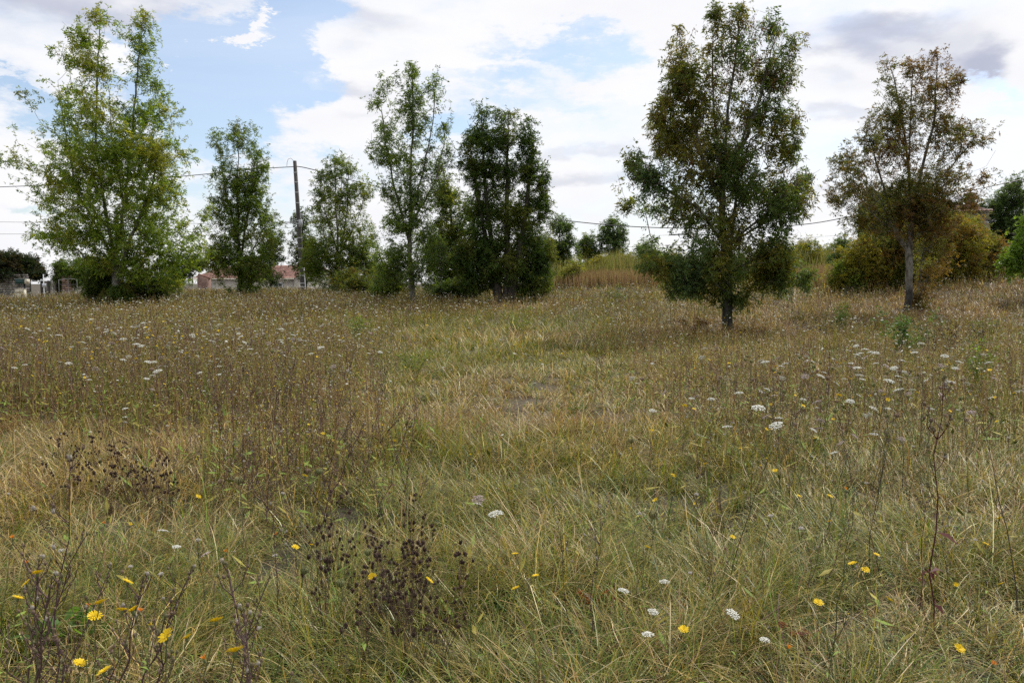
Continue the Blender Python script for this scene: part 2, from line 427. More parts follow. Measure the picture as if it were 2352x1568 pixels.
# tall dry grass on the mound between the trees
def drymask(x, y):
    a = at(1370, 650, 45)[:2]; b = at(1470, 650, 44)[:2]; c = at(1905, 650, 40)[:2]
    return np.clip(1.6 * spot(x, y, a[0], a[1], 1.9, 1.3) + 1.3 * spot(x, y, c[0], c[1], 1.2, 1.6) + 1.3 * spot(x, y, b[0], b[1], 1.9, 1.2), 0, 1)
def dry_stand():
    r = np.random.RandomState(5); n = 160000
    x = r.uniform(0, 22, n); y = r.uniform(34, 56, n); k = r.rand(n) < drymask(x, y); x = x[k]; y = y[k]; N = len(x)
    z = gz(x, y); H = r.uniform(.55, .95, N); az = r.uniform(0, 2 * PI, N); w = r.uniform(.010, .022, N)
    P0 = np.stack([x, y, z], -1); d = np.stack([np.cos(az) * .16, np.sin(az) * .16, np.ones(N)], -1) * H[:, None]
    a2 = r.uniform(0, PI, N); side = np.stack([np.cos(a2), np.sin(a2), 0 * a2], -1) * w[:, None] / 2
    V = np.stack([P0 - side, P0 + side, P0 + d * .75 + side * 1.1, P0 + d * .75 - side * 1.1, P0 + d], 1); b = np.arange(N) * 5
    c = np.where(r.rand(N, 1) < .65, np.array([.30, .19, .125]), np.array([.36, .30, .15])) * r.uniform(.7, 1.2, (N, 1))
    me = make_mesh('dry_grass', V.reshape(-1, 3), [np.stack([b, b + 1, b + 2, b + 3], -1), np.stack([b + 3, b + 2, b + 4], -1)], M_grass, np.repeat(c, 5, 0))
    tag(link('dry_grass', me), 'stand of tall reddish brown dry grass on the low mound', 'dry grass', kind='stuff')
dry_stand()
def bank_grass():
    r = np.random.RandomState(6); n = 90000
    x = r.uniform(1, 25, n); y = r.uniform(44, 56, n)
    k = r.rand(n) < np.clip(1.1 * spot(x, y, 6.5, 49.5, 5, 3.0) + 1.1 * spot(x, y, 16, 48, 5.5, 3.2), 0, 1) * (.3 + .9 * fbm(x, y, 91, 2)); x = x[k]; y = y[k]; N = len(x)
    z = gz(x, y); H = r.uniform(.6, 1.6, N) * (.25 + 1.5 * fbm(x * .8, y * .8, 92, 3)); az = r.uniform(0, 2 * PI, N); w = r.uniform(.016, .034, N); P0 = np.stack([x, y, z], -1)
    d = np.stack([np.cos(az) * .22, np.sin(az) * .22, np.ones(N)], -1) * H[:, None]; a2 = r.uniform(0, PI, N); side = np.stack([np.cos(a2), np.sin(a2), 0 * a2], -1) * w[:, None] / 2
    V = np.stack([P0 - side, P0 + side, P0 + d * .7 + side, P0 + d * .7 - side, P0 + d], 1); b = np.arange(N) * 5; q = r.rand(N, 1)
    c = np.where(q < .45, np.array([.22, .25, .06]), np.where(q < .75, np.array([.31, .29, .09]), np.array([.36, .30, .15]))) * r.uniform(.6, 1.15, (N, 1))
    me = make_mesh('tall_grass', V.reshape(-1, 3), [np.stack([b, b + 1, b + 2, b + 3], -1), np.stack([b + 3, b + 2, b + 4], -1)], M_grass, np.repeat(c, 5, 0))
    tag(link('tall_grass', me), 'rough yellow-green tall grass on the bank between the trees', 'tall grass', kind='stuff')
bank_grass()

# ------------------------------------------------------------------ trees
def frame_from(d):
    d = d / (np.linalg.norm(d, axis=1)[:, None] + 1e-9)
    up = np.where(np.abs(d[:, 2:3]) > .9, np.array([[1., 0, 0]]), np.array([[0., 0, 1.]]))
    s = np.cross(d, up); s /= np.linalg.norm(s, axis=1)[:, None] + 1e-9
    return d, s, np.cross(s, d)

def sprigs(P, D, size, C, r, nleaf=7, droop=.5, lw=.30):
    """compound leaves: leaflets in pairs along a drooping rachis; returns verts, quads, colours"""
    N = len(P); d, s, u = frame_from(D)
    roll = r.uniform(-1.2, 1.2, N)[:, None]
    s2 = s * np.cos(roll) + u * np.sin(roll)
    out = []; k = (nleaf - 1) // 2
    for j in range(nleaf):
        if j == nleaf - 1: t = 1.0; a = 0.0
        else: t = .3 + .7 * (j // 2) / max(k, 1); a = .95 if j % 2 else -.95
        org = P + d * (size * t * .62)[:, None]; org[:, 2] -= size * droop * t * t * .45
        ld = d * math.cos(a) + s2 * math.sin(a) + r.normal(0, .22, (N, 3)); ld[:, 2] -= droop * (.35 + .6 * t)
        ld /= np.linalg.norm(ld, axis=1)[:, None]
        wv = np.cross(ld, u + r.normal(0, .5, (N, 3))); wv /= np.linalg.norm(wv, axis=1)[:, None] + 1e-9
        L = size * .46 * r.uniform(.8, 1.2, N); w = L * lw
        V = np.stack([org, org + ld * (L * .45)[:, None] + wv * (w * .5)[:, None], org + ld * L[:, None], org + ld * (L * .45)[:, None] - wv * (w * .5)[:, None]], 1)
        cc = C * r.uniform(.82, 1.18, (N, 1))
        out.append((V, cc))
    V = np.concatenate([o[0] for o in out]); CC = np.repeat(np.concatenate([o[1] for o in out]), 4, 0)
    b = np.arange(len(V)) * 4
    return V.reshape(-1, 3), np.stack([b, b + 1, b + 2, b + 3], -1), CC

def tree(name, label, cat, D, trunks, blobs, cols, seed, natt=900, leafsize=.26, per=7, trunk_r=.16, group=None, bark=None, droop=.55, nleaf=7, seeds=None, lw=.30, bend=.12, tipr=.004, gap=.35, flat=.8, tint=None, crown='crown', airy=.36, foot=0, inner=1.0, cf=1.6):
    r = np.random.RandomState(seed)
    natt = int(natt * (1.7 if natt > 700 else 1.5)); per = max(5, int(per * .75)); leafsize *= .90
    px = D / F
    base = at(*trunks[0][0], D); gzb = float(gz(base[0], base[1])); base[2] = gzb
    root = empty(name, base, label, cat, group)
    pos = []; par = []; onT = []
    def push(p, q, t=0): pos.append(np.array(p, float)); par.append(q); onT.append(t); return len(pos) - 1
    push(base - np.array([0, 0, .15]), -1, 1)
    for ti, tr in enumerate(trunks):
        pts = [at(u, v, D) for u, v in tr]
        dy = r.normal(0, .25, len(pts)).cumsum() * .6 * (ti > 0)
        dy -= dy[0]
        for i in range(len(pts)): pts[i][1] += dy[i]
        if ti == 0 or np.linalg.norm(pts[0] - at(*trunks[0][0], D)) < .9:
            if ti == 0: pts[0] = base
            else: pts[0][2] = gzb - .1
            cur = 0 if ti == 0 else push(pts[0], 0, 1)
        else:
            A = np.array(pos); cur = int(np.argmin(np.linalg.norm(A - pts[0], axis=1)))
        for i in range(1, len(pts)):
            seg = pts[i] - pos[cur]; n = max(1, int(np.linalg.norm(seg) / .4)); p0 = pos[cur].copy()
            for k in range(1, n + 1):
                cur = push(p0 + seg * k / n + r.normal(0, .018, 3), cur, 1)
    # attractors inside the crown envelope
    wts = np.array([(b[2] * b[3]) ** .93 * (b[4] if len(b) > 4 else 1) for b in blobs]); wts /= wts.sum()
    tx = trunks[0][0][0]
    cdy = np.array([r.normal(0, .5) * abs(b[0] - tx) * px * flat for b in blobs])
    pick = r.choice(len(blobs), natt, p=wts)
    B = np.array([b[:4] for b in blobs], float)[pick]
    q = r.normal(0, 1, (natt, 3)); q /= np.linalg.norm(q, axis=1)[:, None]; q *= (r.rand(natt, 1) ** .5) * np.clip(r.normal(1.06, .12 if natt > 1500 else .24, (natt, 1)), .7, 1.65)
    cen0 = np.array([at(b[0], b[1], D) for b in blobs]); bb = np.array([b[:4] for b in blobs], float)
    # part of the foliage bridges neighbouring masses of the crown
    near = np.argsort(np.linalg.norm(bb[:, None, :2] - bb[None, :, :2], axis=2), axis=1)[:, :min(5, len(blobs))]
    j = near[pick, r.randint(0, near.shape[1], natt)]; tt = (r.uniform(0, 1, natt) * (r.rand(natt) < .55))[:, None]
    cen = cen0[pick] * (1 - tt) + cen0[j] * tt; B = B * (1 - tt) + bb[j] * tt
    Q = cen + np.stack([q[:, 0] * B[:, 2] * px, q[:, 1] * (B[:, 2] * .9 + 6) * px + cdy[pick], q[:, 2] * B[:, 3] * px], -1)
    # gaps: leave out pockets of the crown
    gn = vnoise(Q[:, 0] * 1.1 + Q[:, 1] * .7, Q[:, 2] * 1.1 + seed, seed)
    keep = gn > gap * .62 * (.3 + r.rand(natt)); Q = Q[keep]; pick = pick[keep]
    Q[:, 2] = np.maximum(Q[:, 2], gz(Q[:, 0], Q[:, 1]) + .12)
    T = np.array(pos); dist = np.min(np.linalg.norm(Q[:, None] - T[None], axis=2), axis=1)
    order = np.argsort(dist); Q = Q[order]; pick = pick[order]
    cap = len(pos) + len(Q) * 14; PA = np.zeros((cap, 3)); PA[:len(pos)] = T; npos = len(pos)
    tips = []
    for i, p in enumerate(Q):
        A = PA[:npos]; dv = p - A; dd = np.linalg.norm(dv, axis=1) + 1e-6
        hz = np.hypot(dv[:, 0], dv[:, 1])
        pen = np.maximum(0, .55 * hz - dv[:, 2]) * 1.1
        cst = dd + pen; cst[0] += 5
        j = int(np.argmin(cst)); P0 = A[j].copy(); d = dd[j]
        n = int(min(12, max(2, round(d / .28))))
        P1 = (P0 + p) / 2 + np.array([0, 0, -bend * d]) + r.normal(0, .04 * d, 3)
        cur = j
        for k in range(1, n + 1):
            t = k / n; pt = (1 - t) ** 2 * P0 + 2 * t * (1 - t) * P1 + t * t * p
            PA[npos] = pt; par.append(cur); onT.append(0); cur = npos; npos += 1
        tips.append(cur)
    PA = PA[:npos]; par = np.array(par)
    rad = np.full(npos, 0.0); e = 2.25
    acc = np.zeros(npos)
    for i in range(npos - 1, 0, -1):
        if acc[i] == 0: acc[i] = tipr ** e
        acc[par[i]] += acc[i]
    rad = acc ** (1 / e)
    rad[0] = rad[1]
    sc = trunk_r / rad[1]; ex = math.log(trunk_r / tipr) / math.log(rad[1] / tipr)
    rad = tipr * (rad / tipr) ** ex
    rad[0] = rad[1] * 1.25
    # chains
    ch = [[] for _ in range(npos)]
    for i in range(1, npos): ch[par[i]].append(i)
    mb = MB(); stack = [(0, -1)]
    while stack:
        i, pr = stack.pop()
        chain = [i] if pr < 0 else [pr, i]
        cur = i
        while ch[cur]:
            c = sorted(ch[cur], key=lambda a: -rad[a])
            for o_ in c[1:]: stack.append((o_, cur))
            cur = c[0]; chain.append(cur)
        rr = rad[chain].copy()
        if pr >= 0: rr[0] = min(rr[0], rr[1] * 1.15)
        ns = 10 if rr[0] > .07 else (6 if rr[0] > .025 else (4 if rr[0] > .01 else 3))
        if len(chain) > 1: mb.tube(PA[chain], np.maximum(rr, tipr * .8), ns, cap=False)
    def local(me_obj):
        me_obj.matrix_parent_inverse.identity()
    V = np.vstack(mb.v) - base; mb.v = [V]
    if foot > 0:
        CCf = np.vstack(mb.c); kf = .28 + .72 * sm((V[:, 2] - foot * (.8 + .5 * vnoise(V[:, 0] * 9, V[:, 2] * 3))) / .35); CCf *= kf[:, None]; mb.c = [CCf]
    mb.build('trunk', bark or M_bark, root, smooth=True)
    # leaves
    tips = np.array(tips); pr1 = np.maximum(par[tips], 0); pr2 = np.maximum(par[pr1], 0); pr3 = np.maximum(par[pr2], 0)
    LP = []; LD = []; LC = []
    bl = pick
    cdef = np.array(cols, float)
    keyc = np.array([blobs[k][5] if len(blobs[k]) > 5 else -1 for k in range(len(blobs))])
    for rep in range(per):
        t = r.rand(len(tips))[:, None]
        s = r.rand(len(tips))
        a = np.where((s < .45)[:, None], PA[tips] * (1 - t) + PA[pr1] * t, np.where((s < .75)[:, None], PA[pr1] * (1 - t) + PA[pr2] * t, PA[pr2] * (1 - t) + PA[pr3] * t)) + r.normal(0, .05, (len(tips), 3))
        dirv = PA[tips] - PA[pr2]; dirv /= np.linalg.norm(dirv, axis=1)[:, None] + 1e-9
        dd = dirv * .7 + r.normal(0, .6, (len(tips), 3)); dd[:, 2] += .1
        LP.append(a); LD.append(dd)
        cn = vnoise(a[:, 0] * cf + seed, a[:, 2] * cf + a[:, 1] * cf * .6, 9)
        ci = np.clip((cn * 1.3 - .15 + r.normal(0, .16 if cf > 1 else .07, len(a))) * len(cdef), 0, len(cdef) - 1).astype(int)
        kk = keyc[pick]; ci = np.where((kk >= 0) & (r.rand(len(a)) < .75), np.maximum(kk, 0), ci)
        LC.append(cdef[ci] * r.uniform(.8, 1.2, (len(a), 1)))
    LP = np.concatenate(LP); LD = np.concatenate(LD); LC = np.concatenate(LC)
    # leaves on the short spurs of the thin inner branches too
    nd = np.nonzero((rad[:npos] < .013) & (np.array(onT[:npos] if len(onT) >= npos else onT + [0] * (npos - len(onT))) == 0))[0]
    nd = nd[r.rand(len(nd)) < .62 * inner]
    if len(nd):
        a = PA[nd] + r.normal(0, .13, (len(nd), 3)); LP = np.concatenate([LP, a]); dd = r.normal(0, .7, (len(nd), 3)); dd[:, 2] += .35; LD = np.concatenate([LD, dd])
        cn = vnoise(a[:, 0] * cf + seed, a[:, 2] * cf + a[:, 1] * cf * .6, 9); ci = np.clip((cn * 1.3 - .15 + r.normal(0, .16 if cf > 1 else .07, len(a))) * len(cdef), 0, len(cdef) - 1).astype(int); LC = np.concatenate([LC, cdef[ci] * r.uniform(.8, 1.2, (len(a), 1))])
    # small open pockets through the foliage
    zlo, zhi = np.percentile(LP[:, 2], [2, 98]); airy = airy * (.55 + .75 * np.clip((LP[:, 2] - zlo) / (zhi - zlo), 0, 1))
    hn = .5 * vnoise(LP[:, 0] * 1.9 + LP[:, 1] * 1.1 + seed, LP[:, 2] * 1.5, seed + 3) + .5 * vnoise(LP[:, 0] * 3.7 - LP[:, 1] * 2.3, LP[:, 2] * 3.1 + seed, seed + 5)
    kp = hn > airy * (.6 + .8 * r.rand(len(LP))); LP = LP[kp]; LD = LD[kp]; LC = LC[kp]
    V, Qd, C = sprigs(LP - base, LD, leafsize * r.uniform(.7, 1.25, len(LP)), LC, r, nleaf, droop, lw)
    link(crown, make_mesh(crown, V, [Qd], M_leaf, C), root)
    if seeds:
        frac, scol, vmax = seeds
        zt = at(0, vmax, D)[2]
        k = (r.rand(len(tips)) < frac * np.clip((PA[tips][:, 2] - zt) / 2.5, 0, 1)); tp = PA[tips[k]]; SP = []; SC = []
        for rep in range(16):
            o_ = tp + r.normal(0, .05, tp.shape); o_[:, 2] -= r.uniform(.0, .22, len(tp))
            dn = np.stack([r.normal(0, .25, len(tp)), r.normal(0, .25, len(tp)), -np.ones(len(tp))], -1); L = r.uniform(.05, .08, len(tp))
            a = r.uniform(0, 2 * PI, len(tp)); sd = np.stack([np.cos(a), np.sin(a), 0 * a], -1) * .013
            SP.append(np.stack([o_, o_ + dn * L[:, None] * .5 + sd, o_ + dn * L[:, None], o_ + dn * L[:, None] * .5 - sd], 1)); SC.append(np.tile(scol, (len(tp), 1)) * r.uniform(.6, 1.3, (len(tp), 1)))
        V = np.concatenate(SP); b = np.arange(len(V)) * 4
        link('seed_bunches', make_mesh('seed_bunches', V.reshape(-1, 3) - base, [np.stack([b, b + 1, b + 2, b + 3], -1)], M_leaf, np.repeat(np.concatenate(SC), 4, 0)), root)['kind'] = 'stuff'
    return root

PALE = [(.20, .29, .04), (.25, .33, .05), (.15, .24, .035), (.30, .32, .055)]
MIDG = [(.13, .20, .036), (.18, .25, .045), (.10, .16, .032), (.225, .25, .045)]
DARK = [(.05, .09, .024), (.065, .105, .026), (.095, .135, .03), (.06, .095, .03)]
BLUE = [(.09, .145, .058), (.125, .185, .07), (.075, .12, .042)]
RUST = [(.125, .135, .038), (.17, .12, .038), (.11, .13, .036), (.20, .125, .042), (.165, .10, .036), (.14, .135, .04)]
YELB = [(.25, .235, .04), (.19, .20, .04), (.27, .18, .04), (.22, .14, .04), (.14, .17, .035)]
YELG = [(.22, .26, .05), (.17, .23, .05), (.26, .26, .07)]
LIME = [(.17, .28, .045), (.14, .24, .04), (.20, .29, .06)]

tree('ash_tree', 'tall pale green ash with two narrow tops, left of the tiled roof', 'tree', 35,
     [[(268, 700), (267, 640), (262, 600), (242, 480), (218, 330), (222, 180), (232, 30)],
      [(264, 605), (285, 470), (300, 300), (318, 150), (326, 35)],
      [(268, 640), (300, 560), (350, 440), (385, 330)], [(262, 600), (200, 480), (130, 380), (60, 330)],
      [(285, 470), (262, 330), (255, 200)], [(250, 520), (180, 430), (160, 300), (140, 190)]],
     [(228, 32, 30, 22, .8), (258, 50, 14, 14, .6), (205, 95, 50, 35, .8), (150, 120, 30, 30, .6), (128, 195, 26, 32, .5), (104, 236, 18, 14, .5), (230, 160, 50, 45, .8), (325, 38, 30, 26, .8),
      (330, 95, 32, 42, .8), (330, 165, 36, 40, .7), (358, 208, 24, 22, .6), (210, 255, 70, 50, .9), (320, 270, 62, 50, .9), (250, 350, 105, 70, 1.2), (130, 325, 45, 35, .5),
      (34, 325, 18, 22, .5), (65, 380, 45, 25, .4), (32, 408, 14, 10, .4), (150, 400, 70, 40, .9), (345, 350, 65, 50, 1.1), (405, 345, 30, 32, .6), (395, 262, 26, 20, .6),
      (255, 450, 140, 68, 1.3), (390, 430, 50, 60, 1.), (432, 480, 22, 30, .6), (105, 460, 40, 25, .5), (200, 535, 100, 50, 1.), (330, 535, 110, 60, 1.2), (80, 540, 30, 12, .4), (130, 545, 50, 22, .5),
      (425, 560, 32, 45, .6), (260, 600, 70, 40, .9), (350, 610, 70, 50, 1.), (390, 650, 30, 20, .6)],
     PALE, 11, natt=2300, leafsize=.28, per=8, trunk_r=.17, airy=.27)
tree('ash_tree', 'narrow mid green ash with a drooping column crown, in front of the tiled roof', 'tree', 42,
     [[(552, 680), (551, 600), (548, 520), (545, 400), (548, 290)], [(551, 600), (575, 480), (590, 360)], [(550, 560), (520, 440), (497, 320)], [(553, 640), (590, 560), (622, 500)]],
     [(556, 298, 40, 20, .9), (500, 318, 24, 20, .8), (545, 350, 60, 38), (592, 380, 20, 40), (525, 420, 45, 48), (580, 440, 34, 48), (498, 500, 24, 55, .7), (545, 520, 60, 60, 1.2),
      (610, 500, 32, 45), (628, 560, 22, 45, .8), (545, 600, 74, 48, 1.2), (500, 590, 34, 40, 1.), (600, 610, 44, 36, 1.), (560, 650, 46, 28, 1.2), (545, 450, 50, 40, .9)],
     MIDG[:3] + [(.15, .17, .035)], 12, natt=1500, leafsize=.26, per=8, trunk_r=.13, airy=.26)
tree('ash_tree', 'small dark tree half hidden at the right end of the tiled roof', 'tree', 60,
     [[(622, 668), (620, 600), (624, 530)]], [(626, 565, 28, 48), (620, 622, 34, 32)], DARK, 13, natt=300, leafsize=.36, per=9, trunk_r=.12, bark=M_darkbark)
tree('ash_tree', 'mid green ash with a fan of thin stems, right of the utility pole', 'tree', 44,
     [[(778, 672), (777, 620), (775, 540), (770, 460), (772, 350)], [(776, 600), (800, 480), (805, 390)], [(776, 580), (745, 470), (738, 400)], [(777, 590), (825, 500), (845, 430)], [(775, 540), (785, 440), (790, 360)]],
     [(775, 362, 22, 22), (750, 400, 28, 28), (802, 395, 28, 26), (733, 440, 26, 32), (785, 450, 55, 48), (838, 430, 24, 36), (740, 500, 42, 48), (800, 535, 58, 50, 1.1), (846, 540, 18, 36, .6), (760, 590, 68, 48, 1.3), (820, 615, 45, 44, 1.2), (770, 650, 56, 24, 1.3), (730, 610, 40, 40, 1.1), (835, 590, 34, 40, 1.), (715, 560, 26, 30, .8)],
     [MIDG[1], MIDG[3], MIDG[0], (.12, .17, .04)], 14, natt=1250, leafsize=.26, per=8, trunk_r=.13, airy=.26)
tree('ash_tree', 'dark blue-green tree standing just behind the utility pole', 'tree', 62,
     [[(703, 668), (700, 600), (695, 520), (692, 480)]], [(692, 500, 22, 28), (702, 556, 34, 45), (682, 590, 18, 32, .7), (718, 622, 32, 32)], DARK, 15, natt=420, leafsize=.36, per=8, trunk_r=.13, bark=M_darkbark)
tree('shrub', 'olive shrub at the foot of the ash beside the utility pole', 'shrub', 41,
     [[(820, 680), (822, 640), (825, 610)]], [(795, 635, 35, 32), (845, 640, 34, 30), (820, 660, 50, 18)], [YELB[4], YELB[1], MIDG[2], (.19, .15, .035)], 16, natt=380, leafsize=.2, per=8, trunk_r=.04)
tree('ash_tree', 'tall airy ash with a thin straight trunk, left of the dark pair of trees', 'tree', 35.5,
     [[(948, 702), (946, 640), (940, 560), (944, 430), (948, 300), (947, 155)], [(941, 560), (905, 430), (885, 320), (872, 215)], [(943, 500), (975, 380), (995, 280), (1003, 185)], [(942, 520), (1000, 420), (1028, 290)]],
     [(946, 162, 16, 26, .8), (890, 200, 18, 26, .7), (868, 245, 20, 28, .7), (945, 225, 28, 40), (1002, 200, 22, 36, .8), (898, 290, 42, 44), (970, 290, 45, 48), (1026, 270, 16, 22, .7), (880, 350, 30, 38, .9),
      (940, 375, 55, 48), (1010, 365, 38, 48), (890, 440, 40, 38, .7), (960, 450, 58, 40), (920, 510, 55, 40, 1.1), (960, 550, 58, 48, 1.2), (900, 590, 45, 45, 1.2), (960, 620, 55, 38, 1.2), (885, 630, 40, 34, 1.1), (1000, 590, 40, 40, 1.)],
     [BLUE[1], MIDG[1], MIDG[0], (.09, .13, .045)], 17, natt=1500, leafsize=.25, per=7, trunk_r=.13, airy=.30)
tree('ash_tree', 'rounded mid green tree filling the gap left of the dark pair', 'tree', 41,
     [[(1045, 690), (1044, 600), (1035, 500), (1028, 410)]], [(1020, 430, 36, 48), (1050, 500, 45, 58), (1008, 560, 46, 50), (1058, 600, 55, 48), (1030, 645, 60, 34, 1.3)], [MIDG[0], MIDG[2], DARK[2], MIDG[3]], 18, natt=900, leafsize=.29, per=9, trunk_r=.12, gap=.2)
tree('ash_tree', 'very dark dense tree with four close black trunks at the meadow edge', 'tree', 36.5,
     [[(1152, 702), (1140, 620), (1126, 540), (1112, 400), (1104, 245)], [(1160, 700), (1166, 600), (1165, 420), (1168, 265)], [(1147, 700), (1128, 600), (1100, 470), (1080, 350)], [(1172, 700), (1190, 590), (1212, 450), (1225, 320)]],
     [(1103, 248, 22, 24, .8), (1165, 262, 40, 20, .8), (1090, 310, 34, 34), (1150, 320, 50, 38), (1210, 310, 26, 38), (1078, 370, 26, 38), (1140, 400, 58, 50, 1.1), (1215, 390, 34, 50), (1252, 415, 10, 36, .6),
      (1108, 470, 48, 50, 1.1), (1190, 480, 68, 50, 1.1), (1248, 470, 20, 36, .8), (1118, 560, 60, 55, 1.1), (1210, 560, 58, 48, 1.2), (1150, 615, 75, 36, 1.1), (1225, 630, 42, 44, 1.2), (1090, 645, 45, 30, 1.2), (1065, 590, 40, 46, 1.), (1252, 590, 26, 50, .9), (1240, 650, 34, 24, 1.)],
     [(.065, .11, .028), (.08, .13, .03), (.115, .16, .034), (.15, .17, .038)], 19, natt=2300, airy=.32, leafsize=.28, per=9, trunk_r=.13, bark=M_darkbark, gap=.3)
tree('ash_tree', 'small dark green tree right behind the dark pair', 'tree', 50,
     [[(1288, 645), (1287, 580), (1285, 500)]], [(1280, 508, 30, 22), (1302, 548, 22, 48), (1262, 560, 34, 48), (1290, 600, 28, 28)], BLUE + [DARK[2]], 20, natt=480, leafsize=.32, per=8, trunk_r=.09)
tree('ash_tree', 'smaller of the two little round trees on the mound, with a brownish top', 'tree', 54,
     [[(1352, 640), (1352, 590), (1350, 545)]], [(1350, 556, 26, 24), (1338, 582, 20, 22, .7), (1366, 585, 16, 18, .6)], [MIDG[2], MIDG[3], BLUE[0]], 21, natt=230, leafsize=.30, per=8, trunk_r=.08, bark=M_darkbark)
tree('ash_tree', 'taller of the two little round trees on the mound, blue-green under the cable', 'tree', 54,
     [[(1409, 640), (1409, 580), (1407, 500)]], [(1406, 512, 18, 20, .8), (1390, 540, 20, 28), (1426, 542, 20, 34), (1406, 570, 30, 24)], BLUE, 22, natt=330, leafsize=.30, per=8, trunk_r=.08, bark=M_darkbark)
tree('ash_tree', 'largest ash, dark green with rusty seed bunches and a black trunk foot', 'tree', hit(1674, 760)[1],
     [[(1674, 762), (1671, 690), (1666, 600), (1660, 500), (1662, 400), (1672, 250), (1690, 120), (1702, 10)],
      [(1662, 470), (1615, 380), (1585, 260), (1560, 110)], [(1661, 430), (1715, 310), (1755, 190), (1785, 50)], [(1672, 640), (1690, 480), (1705, 340), (1735, 200)],
      [(1664, 560), (1600, 480), (1500, 420), (1435, 375)], [(1668, 560), (1760, 490), (1830, 420), (1880, 390)], [(1662, 420), (1640, 250), (1640, 40)], [(1669, 640), (1740, 590), (1790, 600)], [(1668, 640), (1600, 610), (1530, 610)], [(1665, 560), (1770, 500), (1850, 460)], [(1668, 600), (1580, 540), (1500, 540)]],
     [(1640, 35, 22, 26, .7), (1702, 22, 16, 22, .6), (1700, 70, 40, 42, .9), (1640, 90, 36, 42, .9), (1575, 110, 36, 45, .9), (1548, 80, 14, 20, .5), (1785, 55, 20, 34, .8), (1802, 110, 28, 38, .8),
      (1690, 160, 80, 58, 1.1), (1560, 190, 45, 48), (1780, 175, 48, 46), (1528, 235, 26, 38, .8), (1640, 250, 88, 58, 1.1), (1760, 262, 64, 46), (1815, 270, 25, 30, .6), (1560, 300, 55, 46, 1.), (1518, 310, 22, 32, .7),
      (1650, 350, 105, 58, 1.1), (1795, 345, 42, 38, .8), (1480, 400, 45, 34, .9), (1434, 380, 20, 26, .7), (1560, 400, 55, 38, .8), (1700, 430, 105, 55, 1.), (1830, 420, 44, 36, .9), (1872, 400, 26, 20, .7), (1475, 450, 36, 22, .6), (1800, 430, 40, 24, .6), (1530, 440, 44, 24, .7),
      (1560, 475, 60, 36, .8), (1790, 480, 55, 36, .8), (1845, 452, 26, 32, .6), (1650, 520, 95, 42, 1.), (1505, 560, 36, 28, .6), (1760, 565, 55, 42, 1.), (1640, 600, 105, 46, 1.2), (1545, 620, 55, 40, 1.1), (1770, 625, 62, 46, 1.2), (1620, 668, 60, 28, 1.), (1700, 690, 50, 22, .9), (1565, 655, 44, 26, .9), (1500, 605, 48, 30, .9), (1800, 600, 40, 36, .9), (1820, 640, 26, 26, .7), (1545, 140, 24, 40, .8), (1815, 160, 24, 40, .8), (1505, 270, 18, 30, .6)],
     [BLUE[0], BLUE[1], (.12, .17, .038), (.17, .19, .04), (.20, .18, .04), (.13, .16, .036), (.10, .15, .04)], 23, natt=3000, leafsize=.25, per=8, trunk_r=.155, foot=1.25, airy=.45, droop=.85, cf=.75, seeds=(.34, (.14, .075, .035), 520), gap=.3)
tree('ash_tree', 'rusty brown ash with spotted grey trunk in front of the stone house', 'tree', hit(2087, 716)[1],
     [[(2087, 718), (2088, 650), (2089, 580), (2095, 500), (2090, 420), (2078, 320), (2060, 220), (2040, 130)],
      [(2093, 500), (2115, 400), (2140, 290), (2150, 125)], [(2089, 590), (2064, 545), (2010, 440), (1940, 380)], [(2098, 470), (2170, 400), (2240, 320), (2260, 275)], [(2096, 480), (2180, 420), (2270, 380), (2290, 345)], [(2085, 390), (2092, 250), (2090, 130)], [(2064, 545), (2020, 400), (1988, 300)]],
     [(2040, 140, 20, 20, .8), (2146, 135, 24, 24, .8), (2090, 150, 34, 22, .3), (2040, 200, 32, 38), (2130, 200, 55, 42), (2182, 190, 16, 28, .6), (2060, 270, 66, 42), (2160, 270, 38, 38), (2222, 292, 46, 20, .8), (2255, 275, 20, 16, .7),
      (2050, 340, 76, 46, 1.1), (2150, 340, 55, 38), (2235, 330, 26, 20, .4), (2275, 368, 22, 22, .45), (1988, 300, 16, 22, .6), (1978, 360, 45, 36, .7), (1945, 345, 16, 16, .4), (1928, 400, 24, 36, .5), (2000, 430, 66, 42, 1.), (2100, 425, 76, 46, 1.1),
      (2190, 400, 45, 28, .7), (2240, 410, 26, 22, .4), (1948, 455, 34, 26, .5), (2060, 500, 85, 46, 1.1), (2140, 520, 60, 40, .8), (2180, 470, 60, 36, .8), (2010, 500, 50, 36, .8), (2100, 470, 85, 36, 1.), (2235, 455, 36, 26, .5)],
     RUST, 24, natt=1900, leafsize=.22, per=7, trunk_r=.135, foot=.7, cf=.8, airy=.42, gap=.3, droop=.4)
tree('young_tree', 'thin brown-leaved sapling leaning up beside the spotted grey trunk', 'young tree', hit(2104, 716)[1] + .4,
     [[(2100, 718), (2108, 660), (2118, 600), (2125, 540)], [(2104, 716), (2112, 690), (2120, 660)]], [(2130, 560, 40, 36), (2150, 610, 45, 22, .6), (2105, 690, 22, 22, .9), (2122, 700, 14, 20, .6)], [YELB[3], RUST[1], YELB[1]], 25, natt=330, leafsize=.2, per=6, trunk_r=.035)

